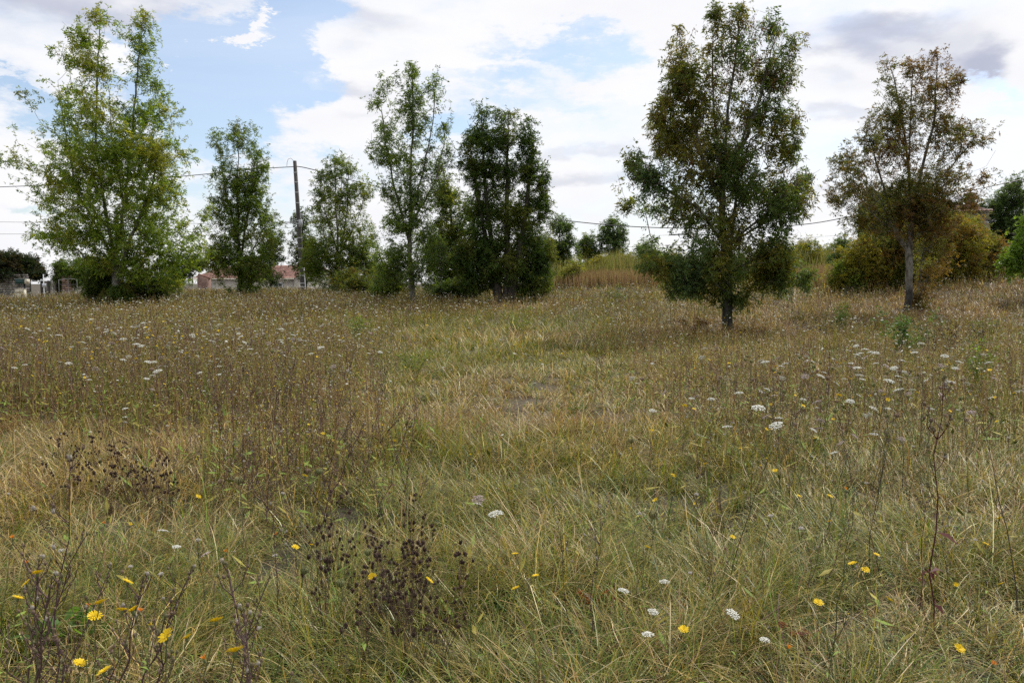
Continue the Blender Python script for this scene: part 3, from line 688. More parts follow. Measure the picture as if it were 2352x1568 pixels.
# thicket in front of the right hand house: every tree its own thing
thick = [
    ('yellow-brown young tree, leftmost of the thicket under the rusty ash', 36.4, 1995, 674, [(1990, 570, 36, 46), (1965, 620, 34, 36), (2015, 620, 34, 40)], YELB, 420),
    ('dense reddish young tree of the thicket seen just left of the spotted trunk', 36.8, 2050, 672, [(2052, 560, 38, 48), (2055, 620, 42, 42)], [RUST[2], YELB[1], RUST[0], YELB[3]], 420),
    ('olive young tree of the thicket standing just right of the spotted trunk', 37.2, 2135, 672, [(2135, 560, 36, 46), (2140, 620, 42, 42)], [YELB[1], MIDG[3], YELB[0]], 420),
    ('gold and brown young tree with several bare stems, second from the right in the thicket', 37, 2205, 668, [(2200, 545, 38, 40), (2205, 600, 48, 46), (2190, 640, 30, 22)], YELB, 480),
    ('spreading russet young tree at the right end of the thicket', 37.6, 2255, 662, [(2255, 580, 34, 34), (2262, 620, 36, 30), (2290, 570, 24, 22, .7)], [YELB[3], RUST[2], YELB[1], YELB[0]], 380),
    ('low green-yellow bush closing the gap at the left foot of the thicket', 36.5, 1950, 674, [(1948, 632, 28, 26), (1928, 645, 22, 20)], [YELB[0], YELB[1], MIDG[1]], 240)]
for i, (lab, D, bu, bv, bl, pal, na) in enumerate(thick):
    tree('young_tree', lab, 'young tree', D, [[(bu, bv + 8), (bu + 4, bv - 50), (bu - 2, bv - 100)], [(bu + 3, bv - 30), (bu + 25, bv - 80), (bu + 30, bv - 110)], [(bu, bv - 20), (bu - 25, bv - 70)]],
         [(b[0], b[1] - 6, b[2] * 1.28, b[3] * 1.34, *b[4:]) for b in bl] + [(bu, 650, 40, 22, 1.)], pal, 30 + i, natt=int(na * 1.9), leafsize=.23, per=8, trunk_r=.055, group='young trees of the thicket', gap=.22, droop=.3)
tree('ivy_tree', 'massive dark evergreen tree at the right edge beyond the house', 'tree', 62,
     [[(2335, 640), (2330, 560), (2325, 480), (2322, 410)]], [(2322, 428, 26, 34), (2300, 480, 42, 46), (2345, 470, 40, 60, 1.3), (2335, 540, 50, 60, 1.4), (2290, 545, 28, 46), (2270, 480, 18, 24, .5)], DARK[:2] + BLUE, 40, natt=1300, leafsize=.36, per=9, trunk_r=.2, gap=.12)
tree('young_tree', 'fresh bright green young tree at the right edge of the meadow', 'young tree', 31,
     [[(2362, 650), (2358, 600), (2352, 520), (2348, 480)]], [(2350, 505, 18, 28), (2335, 560, 26, 40), (2360, 590, 40, 44), (2325, 610, 26, 24)], LIME, 41, natt=300, leafsize=.26, per=7, trunk_r=.05, gap=.6, airy=.5, lw=.4)
shr = [
    ('tall yellow-leaved shrub in the gap right of the largest ash', 46, 1850, 652, [(1850, 570, 30, 36), (1872, 595, 24, 26), (1828, 600, 20, 30, .7)], YELG + [YELB[0]], 380, YELB),
    ('low dark green shrub under the yellow one right of the largest ash', 44, 1850, 668, [(1850, 635, 38, 24), (1820, 645, 24, 18)], [MIDG[0], MIDG[2], YELB[1]], 300, 0),
    ('slender grey-green sapling with feathery leaves left of the thicket', 43, 1932, 655, [(1930, 570, 22, 34), (1918, 600, 16, 26, .7)], BLUE + [MIDG[1]], 260, 0),
    ('loose green shrub between the yellow one and the slender sapling', 47, 1893, 648, [(1890, 610, 24, 26), (1905, 630, 22, 18)], [YELB[1], MIDG[1], YELG[1]], 260, 0),
    ('light yellow-green shrub at the left foot of the mound beside the small dark tree', 45, 1318, 650, [(1316, 618, 24, 24), (1300, 640, 20, 16)], YELG, 240, 0),
    ('yellow-olive shrub growing out of the middle of the dry grass mound', 49, 1440, 650, [(1440, 608, 32, 26), (1415, 620, 24, 20)], [YELB[0], YELB[1], YELG[1]], 380, 0),
    ('pale feathery shrub on top of the dry grass mound', 50, 1480, 645, [(1480, 580, 26, 28), (1500, 600, 22, 24)], [YELG[1], BLUE[1], MIDG[1]], 300, 0),
    ('olive bush between the mound and the largest ash', 45, 1512, 655, [(1510, 612, 26, 26), (1490, 632, 24, 18)], [YELB[1], MIDG[3], MIDG[0]], 300, 0),
    ('broad yellow-green scrub on the bank just left of the largest ash', 48, 1545, 650, [(1545, 600, 40, 32), (1575, 615, 34, 28), (1520, 600, 26, 24)], YELG + [YELB[1]], 520, 0),
    ('broad olive scrub on the bank just right of the largest ash', 48, 1795, 650, [(1795, 600, 36, 32), (1770, 615, 30, 28), (1830, 590, 26, 26)], YELB[:2] + YELG[:1] + MIDG[:1], 520, 0),
    ('yellowish scrub left of the slender grey-green sapling', 49, 1905, 650, [(1905, 590, 34, 34), (1935, 610, 32, 30), (1880, 610, 26, 24)], YELG[:2] + YELB[:2], 520, 0),
    ('dull green scrub between the two little round trees and the mound top', 52, 1395, 645, [(1395, 618, 34, 20), (1360, 622, 30, 16)], [YELB[4], MIDG[0], YELG[1]], 380, 0),
    ('thin green shrub below the smaller round tree on the mound', 50, 1370, 645, [(1368, 612, 26, 22), (1392, 605, 18, 20)], [YELG[1], MIDG[1], YELB[0]], 260, 0)]
for i, (lab, D, bu, bv, bl, pal, na, _x) in enumerate(shr):
    tree('shrub', lab, 'shrub', D, [[(bu, bv + 8), (bu + 3, bv - 30), (bu, bv - 60)], [(bu + 2, bv - 10), (bu + 15, bv - 50)]], bl, pal, 60 + i, natt=int(na * 1.2), leafsize=.25, per=8, trunk_r=.03, gap=.3)
# bushes under the left tree, hedges at the back
bsh = [
    ('dark bush crowding the left side of the pale ash trunk', 36, 232, 690, [(236, 640, 36, 34), (222, 668, 32, 20), (250, 610, 26, 22)], MIDG[:1] + DARK[1:3], 560),
    ('dark spreading bush right of the pale ash trunk', 37, 335, 688, [(320, 645, 46, 32), (365, 650, 42, 26), (340, 668, 60, 16)], DARK[1:] + MIDG[2:3], 620),
    ('low dull growth at the foot of the pale ash trunk', 34.6, 275, 700, [(278, 672, 26, 14), (255, 678, 20, 12)], [(.12, .10, .035), YELB[4], MIDG[2], DARK[1]], 200),
    ('rounded green tree behind the gate bar at the left', 58, 170, 668, [(170, 622, 42, 32), (145, 640, 28, 20), (205, 620, 34, 34), (130, 610, 10, 14, .5)], [MIDG[0], MIDG[2], DARK[2]], 620),
    ('dark tree showing between the pale ash and the tiled roof', 70, 440, 668, [(440, 602, 34, 24), (410, 625, 34, 30), (465, 605, 20, 14)], DARK[1:] + MIDG[2:3], 420),
    ('dark green bush between the olive shrub and the airy ash', 46, 875, 668, [(870, 612, 34, 26), (882, 640, 30, 24)], [DARK[1], DARK[2], BLUE[0]], 380),
    ('drooping green bush under the airy ash, left of its trunk', 37.5, 905, 695, [(900, 645, 30, 26), (880, 668, 26, 16)], [MIDG[0], MIDG[1], YELB[1]], 340),
    ('dark low bush right under the dark pair of trees', 37.8, 1070, 695, [(1060, 660, 50, 22), (1020, 668, 34, 16)], DARK[1:3] + MIDG[2:3], 420),
    ('dark skirt of branches right of the black trunks', 37.2, 1235, 690, [(1232, 652, 30, 30), (1205, 670, 30, 16)], DARK[1:3] + MIDG[:1], 340)]
for i, (lab, D, bu, bv, bl, pal, na) in enumerate(bsh):
    tree('bush', lab, 'bush', D, [[(bu, bv), (bu + 3, bv - 30), (bu, bv - 60)]], bl, pal, 80 + i, natt=na, leafsize=.26 if D < 50 else .34, per=9, trunk_r=.04, gap=.12, bark=M_darkbark)

# ------------------------------------------------------------------ left: stone wall, ivy, boxes, gate
def px_box(mb, u0, u1, v0, v1, D, depth, col=(1, 1, 1), rz=0):
    a = at(u0, v1, D); b = at(u1, v0, D)
    mb.box(((a[0] + b[0]) / 2, D + depth / 2, (a[2] + b[2]) / 2), (b[0] - a[0], depth, b[2] - a[2]), rz, col)
def stones(mb, x0, x1, z0, z1, y, r, rowh=.17, sw=.26, depth=.12, slopes=None):
    z = z0
    while z < z1:
        h = rowh * r.uniform(.75, 1.25); x = x0 + r.uniform(-.1, 0)
        while x < x1:
            w = sw * r.uniform(.5, 1.5); g = r.uniform(.55, 1.15)
            mb.box((min(x + w / 2, x1), y - depth * r.uniform(.3, .6), z + h / 2), (w - .025, depth, h - .025), 0, np.array([g, g * r.uniform(.94, 1.0), g * r.uniform(.86, 1.0)]), )
            x += w
        z += h
def left_wall():
    r = np.random.RandomState(3)
    a = at(-120, 676, 56); b = at(62, 632, 56)
    w = empty('stone_wall', (a[0], 56, float(gz(a[0], 56))), 'rough grey rubble stone wall under the ivy mound at the left edge', 'stone wall'); w['kind'] = 'thing'
    o = np.array(w.location)
    mb = MB(); z0 = o[2] - .4
    mb.box(((a[0] + b[0]) / 2 - o[0], .22, (z0 + b[2] - o[2] - .05) / 2 - o[2] / 2), (b[0] - a[0], .4, b[2] - z0 - .05), 0, (.45, .43, .4))
    mb2 = MB(); stones(mb2, a[0] - o[0], b[0] - o[0], -.3, b[2] - o[2], .02, r)
    mb.build('wall_core', M_stone, w); mb2.build('stone_face', M_stone, w)
    # lower part of the wall towards the pillar
    a = at(63, 0, 57)[0]; b = at(97, 0, 57)[0]; zt = at(0, 645, 57)[2]; zb = float(gz(a, 57)) - .3
    w = empty('stone_wall', ((a + b) / 2, 57, zb + .3), 'low pale rendered wall with dark posts between the green letterbox and the stone pillar', 'stone wall'); w['kind'] = 'thing'
    mb = MB(); mb.box((0, .15, (zt - zb) / 2 - .3), (b - a, .3, zt - zb), 0, (.8, .78, .74)); mb.build('wall', M_stone, w)
    for k, f in enumerate((-.35, .1, .38)):
        mb = MB(); mb.box((f * (b - a), -.05, (zt - zb) / 2 - .3), (.10, .1, zt - zb + .05), 0, (.25, .24, .24) if k != 2 else (1.3, 1.3, 1.3)); mb.build('post', M_stone, w)
    # stone pillar / gable end
    a = at(98, 0, 58)[0]; b = at(117, 0, 58)[0]; zt = at(0, 621, 58)[2]; zb = float(gz(a, 58)) - .3
    w = empty('stone_pillar', ((a + b) / 2, 58, zb + .3), 'tall weathered stone gate pillar with a capstone at the right end of the ivy', 'pillar')
    mb = MB(); mb.box((0, .2, (zt - zb) / 2 - .3), (b - a - .06, .38, zt - zb), 0, (.6, .58, .56)); stones(mb, -(b - a) / 2 + .02, (b - a) / 2 - .02, -.3, zt - zb - .3, .0, r, .28, .34, .08)
    mb.build('shaft', M_stone, w)
    mb = MB(); mb.box((0, .2, zt - zb - .3 + .06), (b - a + .14, .6, .12), 0, (.7, .68, .66)); mb.box((0, .2, zt - zb - .3 + .17), (b - a - .1, .4, .1), 0, (.6, .58, .56)); mb.build('capstone', M_stone, w)
    # low brick wall
    a = at(117, 0, 57)[0]; b = at(133, 0, 57)[0]; zt = at(0, 637, 57)[2]; zb = float(gz(a, 57)) - .3
    w = empty('brick_wall', ((a + b) / 2, 57, zb + .3), 'short pinkish brick wall with a pale coping right of the stone pillar', 'brick wall'); w['kind'] = 'thing'
    mb = MB(); stones(mb, -(b - a) / 2, (b - a) / 2, -.3, zt - zb - .3, .1, r, .14, .32, .2); mb.box((0, .2, (zt - zb) / 2 - .3), (b - a - .04, .16, zt - zb), 0, (1.1, .9, .85)); 
    for i in range(len(mb.c)): mb.c[i] = mb.c[i] * np.array([1.15, .85, .8])
    mb.build('bricks', M_stone, w)
    mb = MB(); mb.box((0, .1, zt - zb - .3 + .03), (b - a + .08, .34, .06), 0, (1.1, 1.05, .95)); mb.build('coping', M_stone, w)
    # green letterbox on a post
    D = 50; a = at(40, 652, D); b = at(65, 641, D); cx = (a[0] + b[0]) / 2; g = float(gz(cx, D))
    w = empty('letterbox', (cx, D, g), 'dark green box with a pale end panel on a black post before the stone wall', 'letterbox')
    H = a[2] - g; hh = b[2] - a[2]
    mb = MB(); mb.box((-.09, 0, H + hh / 2), (b[0] - a[0] - .14, .4, hh), 0, (.012, .05, .045)); mb.build('box', M_metal, w)
    mb = MB(); mb.box((-.09, 0, H + hh + .015), (b[0] - a[0] - .06, .46, .03), 0, (.3, .34, .33)); mb.build('lid', M_metal, w)
    mb = MB(); mb.box(((b[0] - a[0]) / 2 - .07, -.01, H + hh / 2), (.13, .38, hh - .01), 0, (.50, .46, .36)); mb.build('end_panel', M_metal, w)
    mb = MB(); mb.box((.1, 0, H / 2), (.08, .08, H), 0, (.02, .02, .022)); mb.build('post', M_metal, w)
    # cream meter cabinet
    D = 49; a = at(34, 674, D); b = at(55, 664, D); cx = (a[0] + b[0]) / 2; g = float(gz(cx, D))
    w = empty('meter_cabinet', (cx, D, g), 'low cream coloured cabinet with a small dark mark below the green box', 'meter cabinet')
    hh = b[2] - g; ww = b[0] - a[0]
    mb = MB(); mb.box((0, .12, hh / 2), (ww, .24, hh), 0, (.55, .50, .38)); mb.box((0, .12, hh + .015), (ww + .04, .28, .03), 0, (.5, .46, .36)); mb.build('cabinet', M_metal, w)
    mb = MB(); mb.box((0, -.008, hh - .14), (ww - .08, .012, .2), 0, (.58, .53, .41)); mb.build('door', M_metal, w)
    mb = MB(); mb.box((.02, -.018, hh - .12), (.02, .006, .12), 0, (.12, .11, .1)); mb.box((.09, -.018, hh - .12), (.015, .006, .09), .2, (.12, .11, .1)); mb.build('mark', M_metal, w)
    # white pole with plate
    D = 55; a = at(100.5, 656, D); t = at(100, 630, D); g = float(gz(a[0], D))
    w = empty('marker_pole', (a[0], D, g), 'thin white pole carrying a small white plate and short rungs beside the stone pillar', 'marker pole')
    mb = MB(); mb.tube([(0, 0, 0), (0, 0, t[2] - g)], .03, 6, (.75, .75, .78)); mb.build('pole', M_metal, w)
    for q in (.05, .4, .75):
        mb = MB(); mb.tube([(0, 0, t[2] - g - q), (.14, 0, t[2] - g - q + .03)], .014, 4, (.6, .6, .63)); mb.build('rung', M_metal, w)
    zp = at(0, 655, D)[2] - g
    mb = MB(); mb.box((.06, -.06, zp), (.28, .03, .26), 0, (.62, .64, .70)); mb.build('plate', M_metal, w)
    # gate bar
    D = 52; a = at(134, 642, D); b = at(176, 642, D); g = float(gz(a[0], D))
    w = empty('field_gate', ((a[0] + b[0]) / 2, D, g), 'thin grey tubular field gate in front of the dark gap in the hedge', 'gate')
    hw = (b[0] - a[0]) / 2; h = a[2] - g
    mb = MB(); mb.tube([(-hw, 0, h - .04), (-hw * .3, 0, h + .04), (hw * .3, 0, h + .06), (hw, 0, h)], .02, 6, (.2, .2, .2)); mb.build('top_bar', M_metal, w)
    for f in (.3, .55, .8):
        mb = MB(); mb.tube([(-hw, 0, h * f), (hw, 0, h * f)], .012, 5, (.1, .1, .1)); mb.build('rail', M_metal, w)
    for f in (-1, 0, 1):
        mb = MB(); mb.tube([(hw * f, .03, 0), (hw * f, .03, h)], .02, 6, (.1, .1, .1)); mb.build('upright', M_metal, w)
left_wall()
tree('ivy_mound', 'great dark mound of ivy and bramble swallowing the stone wall at the left edge', 'ivy', 57.0,
     [[(30, 668), (34, 640), (30, 600)], [(70, 664), (66, 630), (60, 605)], [(-30, 664), (-34, 630), (-40, 600)]],
     [(20, 600, 48, 26, 1.3), (60, 610, 26, 26, 1.2), (-30, 600, 50, 28), (82, 630, 16, 12, 1.1), (30, 630, 60, 14, 1.3), (70, 634, 24, 8), (20, 628, 44, 7, 1.2), (-60, 620, 40, 24), (95, 626, 8, 6, .7)],
     [(.025, .045, .016), (.04, .055, .02), (.03, .05, .025), (.06, .05, .02)], 120, natt=1500, leafsize=.26, per=9, trunk_r=.08, airy=.1, gap=.08, bark=M_darkbark, lw=.5, nleaf=5)

# ------------------------------------------------------------------ houses
def tiled_roof(mb, p00, p10, p01, p11, nw, th=.06, rows=12):
    """corrugated tile sheet between eave corners p00-p10 and ridge corners p01-p11"""
    p00, p10, p01, p11 = map(np.array, (p00, p10, p01, p11))
    nrm = np.cross(p10 - p00, p01 - p00); nrm = nrm / np.linalg.norm(nrm); nrm *= np.sign(nrm[2])
    s = np.linspace(0, 1, nw * 6 + 1); r = np.random.RandomState(8); V = []; C = []; m = len(s)
    for k in range(rows):
        for e in (0, 1):
            t = (k + e) / rows
            P = (p00[None] * (1 - s[:, None]) + p10[None] * s[:, None]) * (1 - t) + (p01[None] * (1 - s[:, None]) + p11[None] * s[:, None]) * t
            off = np.abs(np.sin(s * nw * PI)) * th + (.03 if e == 0 else 0)
            V.append(P + nrm * off[:, None])
            tc = np.repeat(r.uniform(.75, 1.25, nw), 6); tc = np.append(tc, tc[-1]); C.append(np.repeat(tc[:, None], 3, 1) if e == 0 else C[-1])
    Q = []
    for k in range(rows):
        a = 2 * k * m + np.arange(m - 1); Q.append(np.stack([a, a + 1, a + m + 1, a + m], -1))
    for k in range(rows - 1):
        a = (2 * k + 1) * m + np.arange(m - 1); Q.append(np.stack([a, a + 1, a + m + 1, a + m], -1))
    mb.add(np.vstack(V), np.vstack(Q), None, np.vstack(C))
def left_house():
    L = at(446, 641, 92); Rr = at(680, 635, 84)      # eave ends of the front
    d = (Rr - L)[:2]; W = np.linalg.norm(d); ang = math.atan2(d[1], d[0]); ez = (L[2] + Rr[2]) / 2
    bx = (L[:2] + Rr[:2]) / 2; dep = 7.5
    g = -2.2
    w = empty('tiled_house', (bx[0], bx[1], g), 'long low cream house with a pink clay tile roof behind the crest of the meadow', 'house', rz=ang)
    eh = ez - g; rh = eh + 1.3
    mb = MB(); mb.box((0, dep / 2, eh / 2 - .03), (W - .6, dep - .3, eh - .06), 0, (1.05, 1.02, .98))
    hw = (W - .6) / 2
    for sx in (-1, 1):
        mb.add([(sx * hw, .15, eh - .06), (sx * hw, dep - .15, eh - .06), (sx * hw, dep / 2, rh - .12)], None, [[0, 1, 2]], (1, 1, 1))
    mb.build('wall', M_wallp, w)
    rf = MB(); tiled_roof(rf, (-W / 2, -.35, eh - .05), (W / 2, -.35, eh - .05), (-W / 2, dep / 2, rh), (W / 2, dep / 2, rh), 62, rows=13)
    tiled_roof(rf, (-W / 2, dep + .35, eh - .05), (W / 2, dep + .35, eh - .05), (-W / 2, dep / 2, rh), (W / 2, dep / 2, rh), 62, rows=6)
    ro = rf.build('roof', M_tile, w)
    mb = MB(); mb.tube([(-W / 2, dep / 2, rh + .03), (W / 2, dep / 2, rh + .03)], .11, 8, (1.1, 1.05, 1)); mb.build('ridge_tiles', M_tile, ro)
    mb = MB(); mb.tube([(-W / 2, -.42, eh - .12), (W / 2, -.42, eh - .12)], .07, 8, (1.5, 1.45, 1.35)); mb.build('gutter', M_wallp, w)
    for f in (-.36, .05, .33):
        mb = MB(); x = f * W; mb.box((x, .13, eh - 1.05), (1.3, .06, 1.0), 0, (.9, .9, .9)); fo = mb.build('window', M_metal, w)
        mb = MB(); mb.box((x - .31, .09, eh - 1.05), (.52, .03, .84)); mb.box((x + .31, .09, eh - 1.05), (.52, .03, .84)); mb.build('pane', M_glass, fo)
    mb = MB(); mb.tube([(hw - .2, .08, 0), (hw - .2, .08, eh - .1)], .045, 6, (.5, .5, .5)); mb.build('downpipe', M_wallp, w)
    # brick stub
    D = 66; a = at(434, 0, D)[0]; b = at(457, 0, D)[0]; zt = at(0, 632, D)[2]; g = float(gz(a, D)) - .2
    q = empty('brick_chimney_stub', ((a + b) / 2, D, g), 'free-standing rusty brick pier with a sloping top at the left end of the tiled roof', 'brick pier')
    mb = MB(); h = zt - g; hw = (b - a) / 2
    mb.add([(-hw, 0, 0), (hw, 0, 0), (hw, .9, 0), (-hw, .9, 0), (-hw, 0, h), (hw, 0, h - .3), (hw, .9, h - .3), (-hw, .9, h)], [[0, 1, 5, 4], [1, 2, 6, 5], [2, 3, 7, 6], [3, 0, 4, 7], [4, 5, 6, 7]])
    mb.build('pier', M_brick, q)
    mb = MB(); mb.tube([(-hw - .08, .45, h + .05), (hw + .08, .45, h - .27)], .12, 6, (1.2, 1.0, .9)); mb.build('coping', M_brick, q)
left_house()
def right_house():
    # stone farmhouse seen through the rusty ash: ridge falls to the right, chimney at the right end
    D = 58; xl = at(1990, 0, D)[0]; xr = at(2222, 0, D)[0]; g = float(gz(xl, D)) - 1.2
    ze = at(0, 490, D)[2]; zr = at(0, 446, D)[2]
    w = empty('stone_house', ((xl + xr) / 2 + 1.0, D, g), 'stone farmhouse with a low brown tile roof, mostly hidden by the rusty ash', 'house', rz=-.46)
    W = (xr - xl) * 1.12; dep = 8; eh = ze - g; rh = zr - g
    mb = MB(); mb.box((0, dep / 2, eh / 2), (W, dep, eh), 0, (.45, .42, .36))
    r = np.random.RandomState(5); stones(mb, -W / 2, W / 2, 2.0, eh - .1, .0, r, .3, .5, .08)
    mb.build('wall', M_stone, w)
    rf = MB(); x0 = -W / 2 - .3; x1 = W / 2 + .3; cx = .4 * W / 2
    # hipped roof
    for (p00, p10, p01, p11) in (((x0, -.4, eh - .02), (x1, -.4, eh - .02), (x0 + 3.2, dep / 2, rh), (x1 - 3.4, dep / 2, rh)),
                                 ((x0, dep + .4, eh - .02), (x1, dep + .4, eh - .02), (x0 + 3.2, dep / 2, rh), (x1 - 3.4, dep / 2, rh)),
                                 ((x0, -.4, eh - .02), (x0, dep + .4, eh - .02), (x0 + 3.2, dep / 2, rh), (x0 + 3.2, dep / 2 + .01, rh)),
                                 ((x1, -.4, eh - .02), (x1, dep + .4, eh - .02), (x1 - 3.4, dep / 2, rh), (x1 - 3.4, dep / 2 + .01, rh))):
        tiled_roof(rf, p00, p10, p01, p11, 34, .05, 10)
    for i in range(len(rf.c)): rf.c[i] = rf.c[i] * np.array([.62, .62, .62])
    ro = rf.build('roof', M_tile, w)
    mb = MB(); mb.box((W / 2 - .9, dep / 2 - 1.2, rh - .55), (.6, .5, 1.3), 0, (.6, .7, .7)); mb.box((W / 2 - .9, dep / 2 - 1.2, rh + .13), (.84, .74, .1), 0, (.8, .75, .7)); mb.build('chimney', M_brick, ro)
    mb = MB(); mb.tube([(W / 2 - 1.55, dep / 2 - 1.2, rh - 1.2), (W / 2 - 1.55, dep / 2 - 1.2, rh + .1)], .13, 8, (.5, .5, .55)); mb.build('flue_pipe', M_metal, ro)
    for x in (.18, .36):
        mb = MB(); mb.box((x * W, -.06, eh - 1.6), (1.0, .08, 1.4), 0, (.35, .36, .4)); fo = mb.build('window', M_metal, w)
        mb = MB(); mb.box((x * W, -.11, eh - 1.6), (.84, .03, 1.24)); mb.build('pane', M_glass, fo)
right_house()
tree('young_tree', 'olive tree hiding the right end of the stone house wall', 'young tree', 48,
     [[(2205, 668), (2208, 600), (2205, 500)]], [(2200, 520, 44, 34), (2245, 520, 34, 34), (2215, 560, 50, 40), (2170, 500, 30, 26), (2258, 560, 30, 34)], [YELB[1], MIDG[3], YELB[4], YELB[3]], 45, natt=900, leafsize=.26, per=9, trunk_r=.08, gap=.12)
tree('ivy_tree', 'dark ivy clad tree block against the left corner of the stone house', 'tree', 50,
     [[(2010, 668), (2010, 600), (2005, 520), (2000, 450)]], [(1988, 480, 20, 30, 1.2), (2008, 465, 34, 36, 1.3), (1985, 520, 16, 40, 1.1), (1982, 570, 16, 40, 1.1), (2000, 530, 28, 50, 1.3), (2045, 500, 44, 60, 1.3), (2080, 455, 42, 26, 1.2), (1998, 600, 26, 50, 1.1), (2045, 580, 44, 50), (2100, 500, 44, 50, 1.1), (2110, 570, 40, 50)], DARK + BLUE[:1], 44, natt=1900, leafsize=.3, per=9, trunk_r=.14, gap=.1, bark=M_darkbark)

# ------------------------------------------------------------------ utility pole and cables
def pole():
    D = 52; b = at(697, 662, D); t = at(677, 370, D); g = float(gz(b[0], D)); b[2] = g
    w = empty('utility_pole', b, 'dark leaning wooden utility pole banded with pale metal straps', 'utility pole')
    t = t - b
    mb = MB(); mb.tube([(0, 0, -.3), t * .5, t], [.17, .145, .115], 12); mb.build('pole', M_pole, w, smooth=True)
    for v in (395, 416, 438, 461, 500, 506, 537, 560, 583, 604, 620, 637, 645):
        f = (662 - v) / 292; c = t * f; rr = .17 - .05 * f + .008
        mb = MB(); mb.tube([c - t / np.linalg.norm(t) * .03, c + t / np.linalg.norm(t) * .03], rr, 12, (.45, .46, .48), cap=False); mb.build('metal_strap', M_metal, w)
    mb = MB(); mb.box(t * .535 + np.array([.14, -.12, 0]), (.22, .12, .5), 0, (.4, .42, .45)); mb.build('junction_box', M_metal, w)
    mb = MB(); mb.tube([t * .53 + np.array([-1.1, 0, .12]), t * .53 + np.array([.1, -.05, .14])], .025, 5, (.15, .15, .16)); mb.build('bracket', M_metal, w)
    mb = MB(); mb.tube([t * .02 + np.array([.17, -.08, 0]), t * .2 + np.array([.165, -.08, 0])], .035, 6, (.6, .6, .63)); mb.build('conduit', M_metal, w)
    mb = MB(); o = t + np.array([0, -.02, 0]); mb.tube([o + np.array(p) for p in ((.1, 0, -.35), (-.05, 0, .0), (-.25, 0, .18), (-.42, 0, .12), (-.5, 0, -.1), (-.52, 0, -.35))], .012, 5, (.05, .05, .05)); mb.build('jumper_loop', M_metal, w)
    def cable(pts, label, rad, seg=8):
        P = [at(*p) for p in pts]; P = np.array(P); n = 60
        # smooth interpolation
        s = np.linspace(0, len(P) - 1, n); Q = []
        for q in s:
            i = int(min(q, len(P) - 1.0001)); f = q - i; p0 = P[max(i - 1, 0)]; p1 = P[i]; p2 = P[i + 1]; p3 = P[min(i + 2, len(P) - 1)]
            Q.append(.5 * ((2 * p1) + (-p0 + p2) * f + (2 * p0 - 5 * p1 + 4 * p2 - p3) * f * f + (-p0 + 3 * p1 - 3 * p2 + p3) * f ** 3))
        mb = MB(); mb.tube(Q, rad, 5, (.035, .035, .038)); o = mb.build('power_cable', M_metal); tag(o, label, 'cable', 'cables strung from the utility pole')
    cable([(676, 383, 52), (560, 390, 53), (440, 403, 54), (200, 421, 56), (-150, 435, 59)], 'upper overhead cable running left from the pole top past both ashes', .026)
    cable([(679, 382, 52), (716, 389, 52), (850, 425, 51), (1080, 477, 50), (1320, 509, 49), (1485, 522, 48), (1700, 525, 47.5), (1840, 516, 47), (1930, 502, 47), (2060, 474, 46.8), (2500, 380, 46)], 'sagging overhead cable running right behind the ashes to the far right', .028)
    cable([(690, 512, 52), (560, 513, 53), (300, 513, 55), (-150, 508, 59)], 'thin lower cable running left at half height of the pole', .012)
    cable([(691, 521, 52), (560, 529, 53), (300, 536, 55), (-150, 538, 59)], 'lowest thin cable running left below the half height one', .012)
    cable([(692, 514, 52), (900, 548, 54), (1300, 570, 58), (1760, 552, 62), (1960, 538, 64), (2400, 510, 66)], 'thin faint cable low in the gap right of the largest ash', .010)
pole()

# ------------------------------------------------------------------ flowers and weeds that can be told apart
YEL = (.80, .56, .015); ORG = (.72, .25, .02); WHT = (.84, .84, .76); PNK = (.55, .44, .42)
def curve_pts(h, lean, r, n=6, wob=.012):
    a = r.uniform(0, 2 * PI); t = np.linspace(0, 1, n)
    x = lean * h * t ** 1.6 * math.cos(a); y = lean * h * t ** 1.6 * math.sin(a)
    P = np.stack([x, y, h * t], -1); P[1:-1] += r.normal(0, wob, (n - 2, 3)) * np.array([1, 1, .2]); return P
def petals(mb, c, R_, n, up, col, r, wid=.2, nrm=(0, 0, 1)):
    nrm = np.array(nrm, float); nrm /= np.linalg.norm(nrm)
    a0 = np.cross(nrm, [0, 1, .3]); a0 /= np.linalg.norm(a0); b0 = np.cross(nrm, a0)
    for i in range(n):
        a = i / n * 2 * PI + r.normal(0, .08); d = math.cos(a) * a0 + math.sin(a) * b0; s = -math.sin(a) * a0 + math.cos(a) * b0
        L = R_ * r.uniform(.82, 1.1); w = R_ * wid * .5; c0 = np.array(c) + d * R_ * .1
        m = c0 + d * L * .55 + nrm * up * L * .5; e = c0 + d * L + nrm * up * L * .65
        mb.add([c0 - s * w * .5, c0 + s * w * .5, m + s * w, m - s * w, e + s * w * .75, e - s * w * .75], [[0, 1, 2, 3], [3, 2, 4, 5]], None, np.array(col) * r.uniform(.85, 1.1))
def stem_leaf(mb, p, L, r, col):
    a = r.uniform(0, 2 * PI); d = np.array([math.cos(a), math.sin(a), r.uniform(.1, .7)]); d /= np.linalg.norm(d); s = np.array([-math.sin(a), math.cos(a), 0]) * L * .11
    m = p + d * L * .5; e = p + d * L + np.array([0, 0, -.25 * L])
    mb.add([p, m - s, e, m + s], [[0, 1, 2, 3]], None, np.array(col) * r.uniform(.8, 1.2))
TEMPL_AT = (0.0, -60.0)
def proto_root(name):
    o = bpy.data.objects.new(name, None); COL.objects.link(o); o.empty_display_size = .1; return o
protos = []
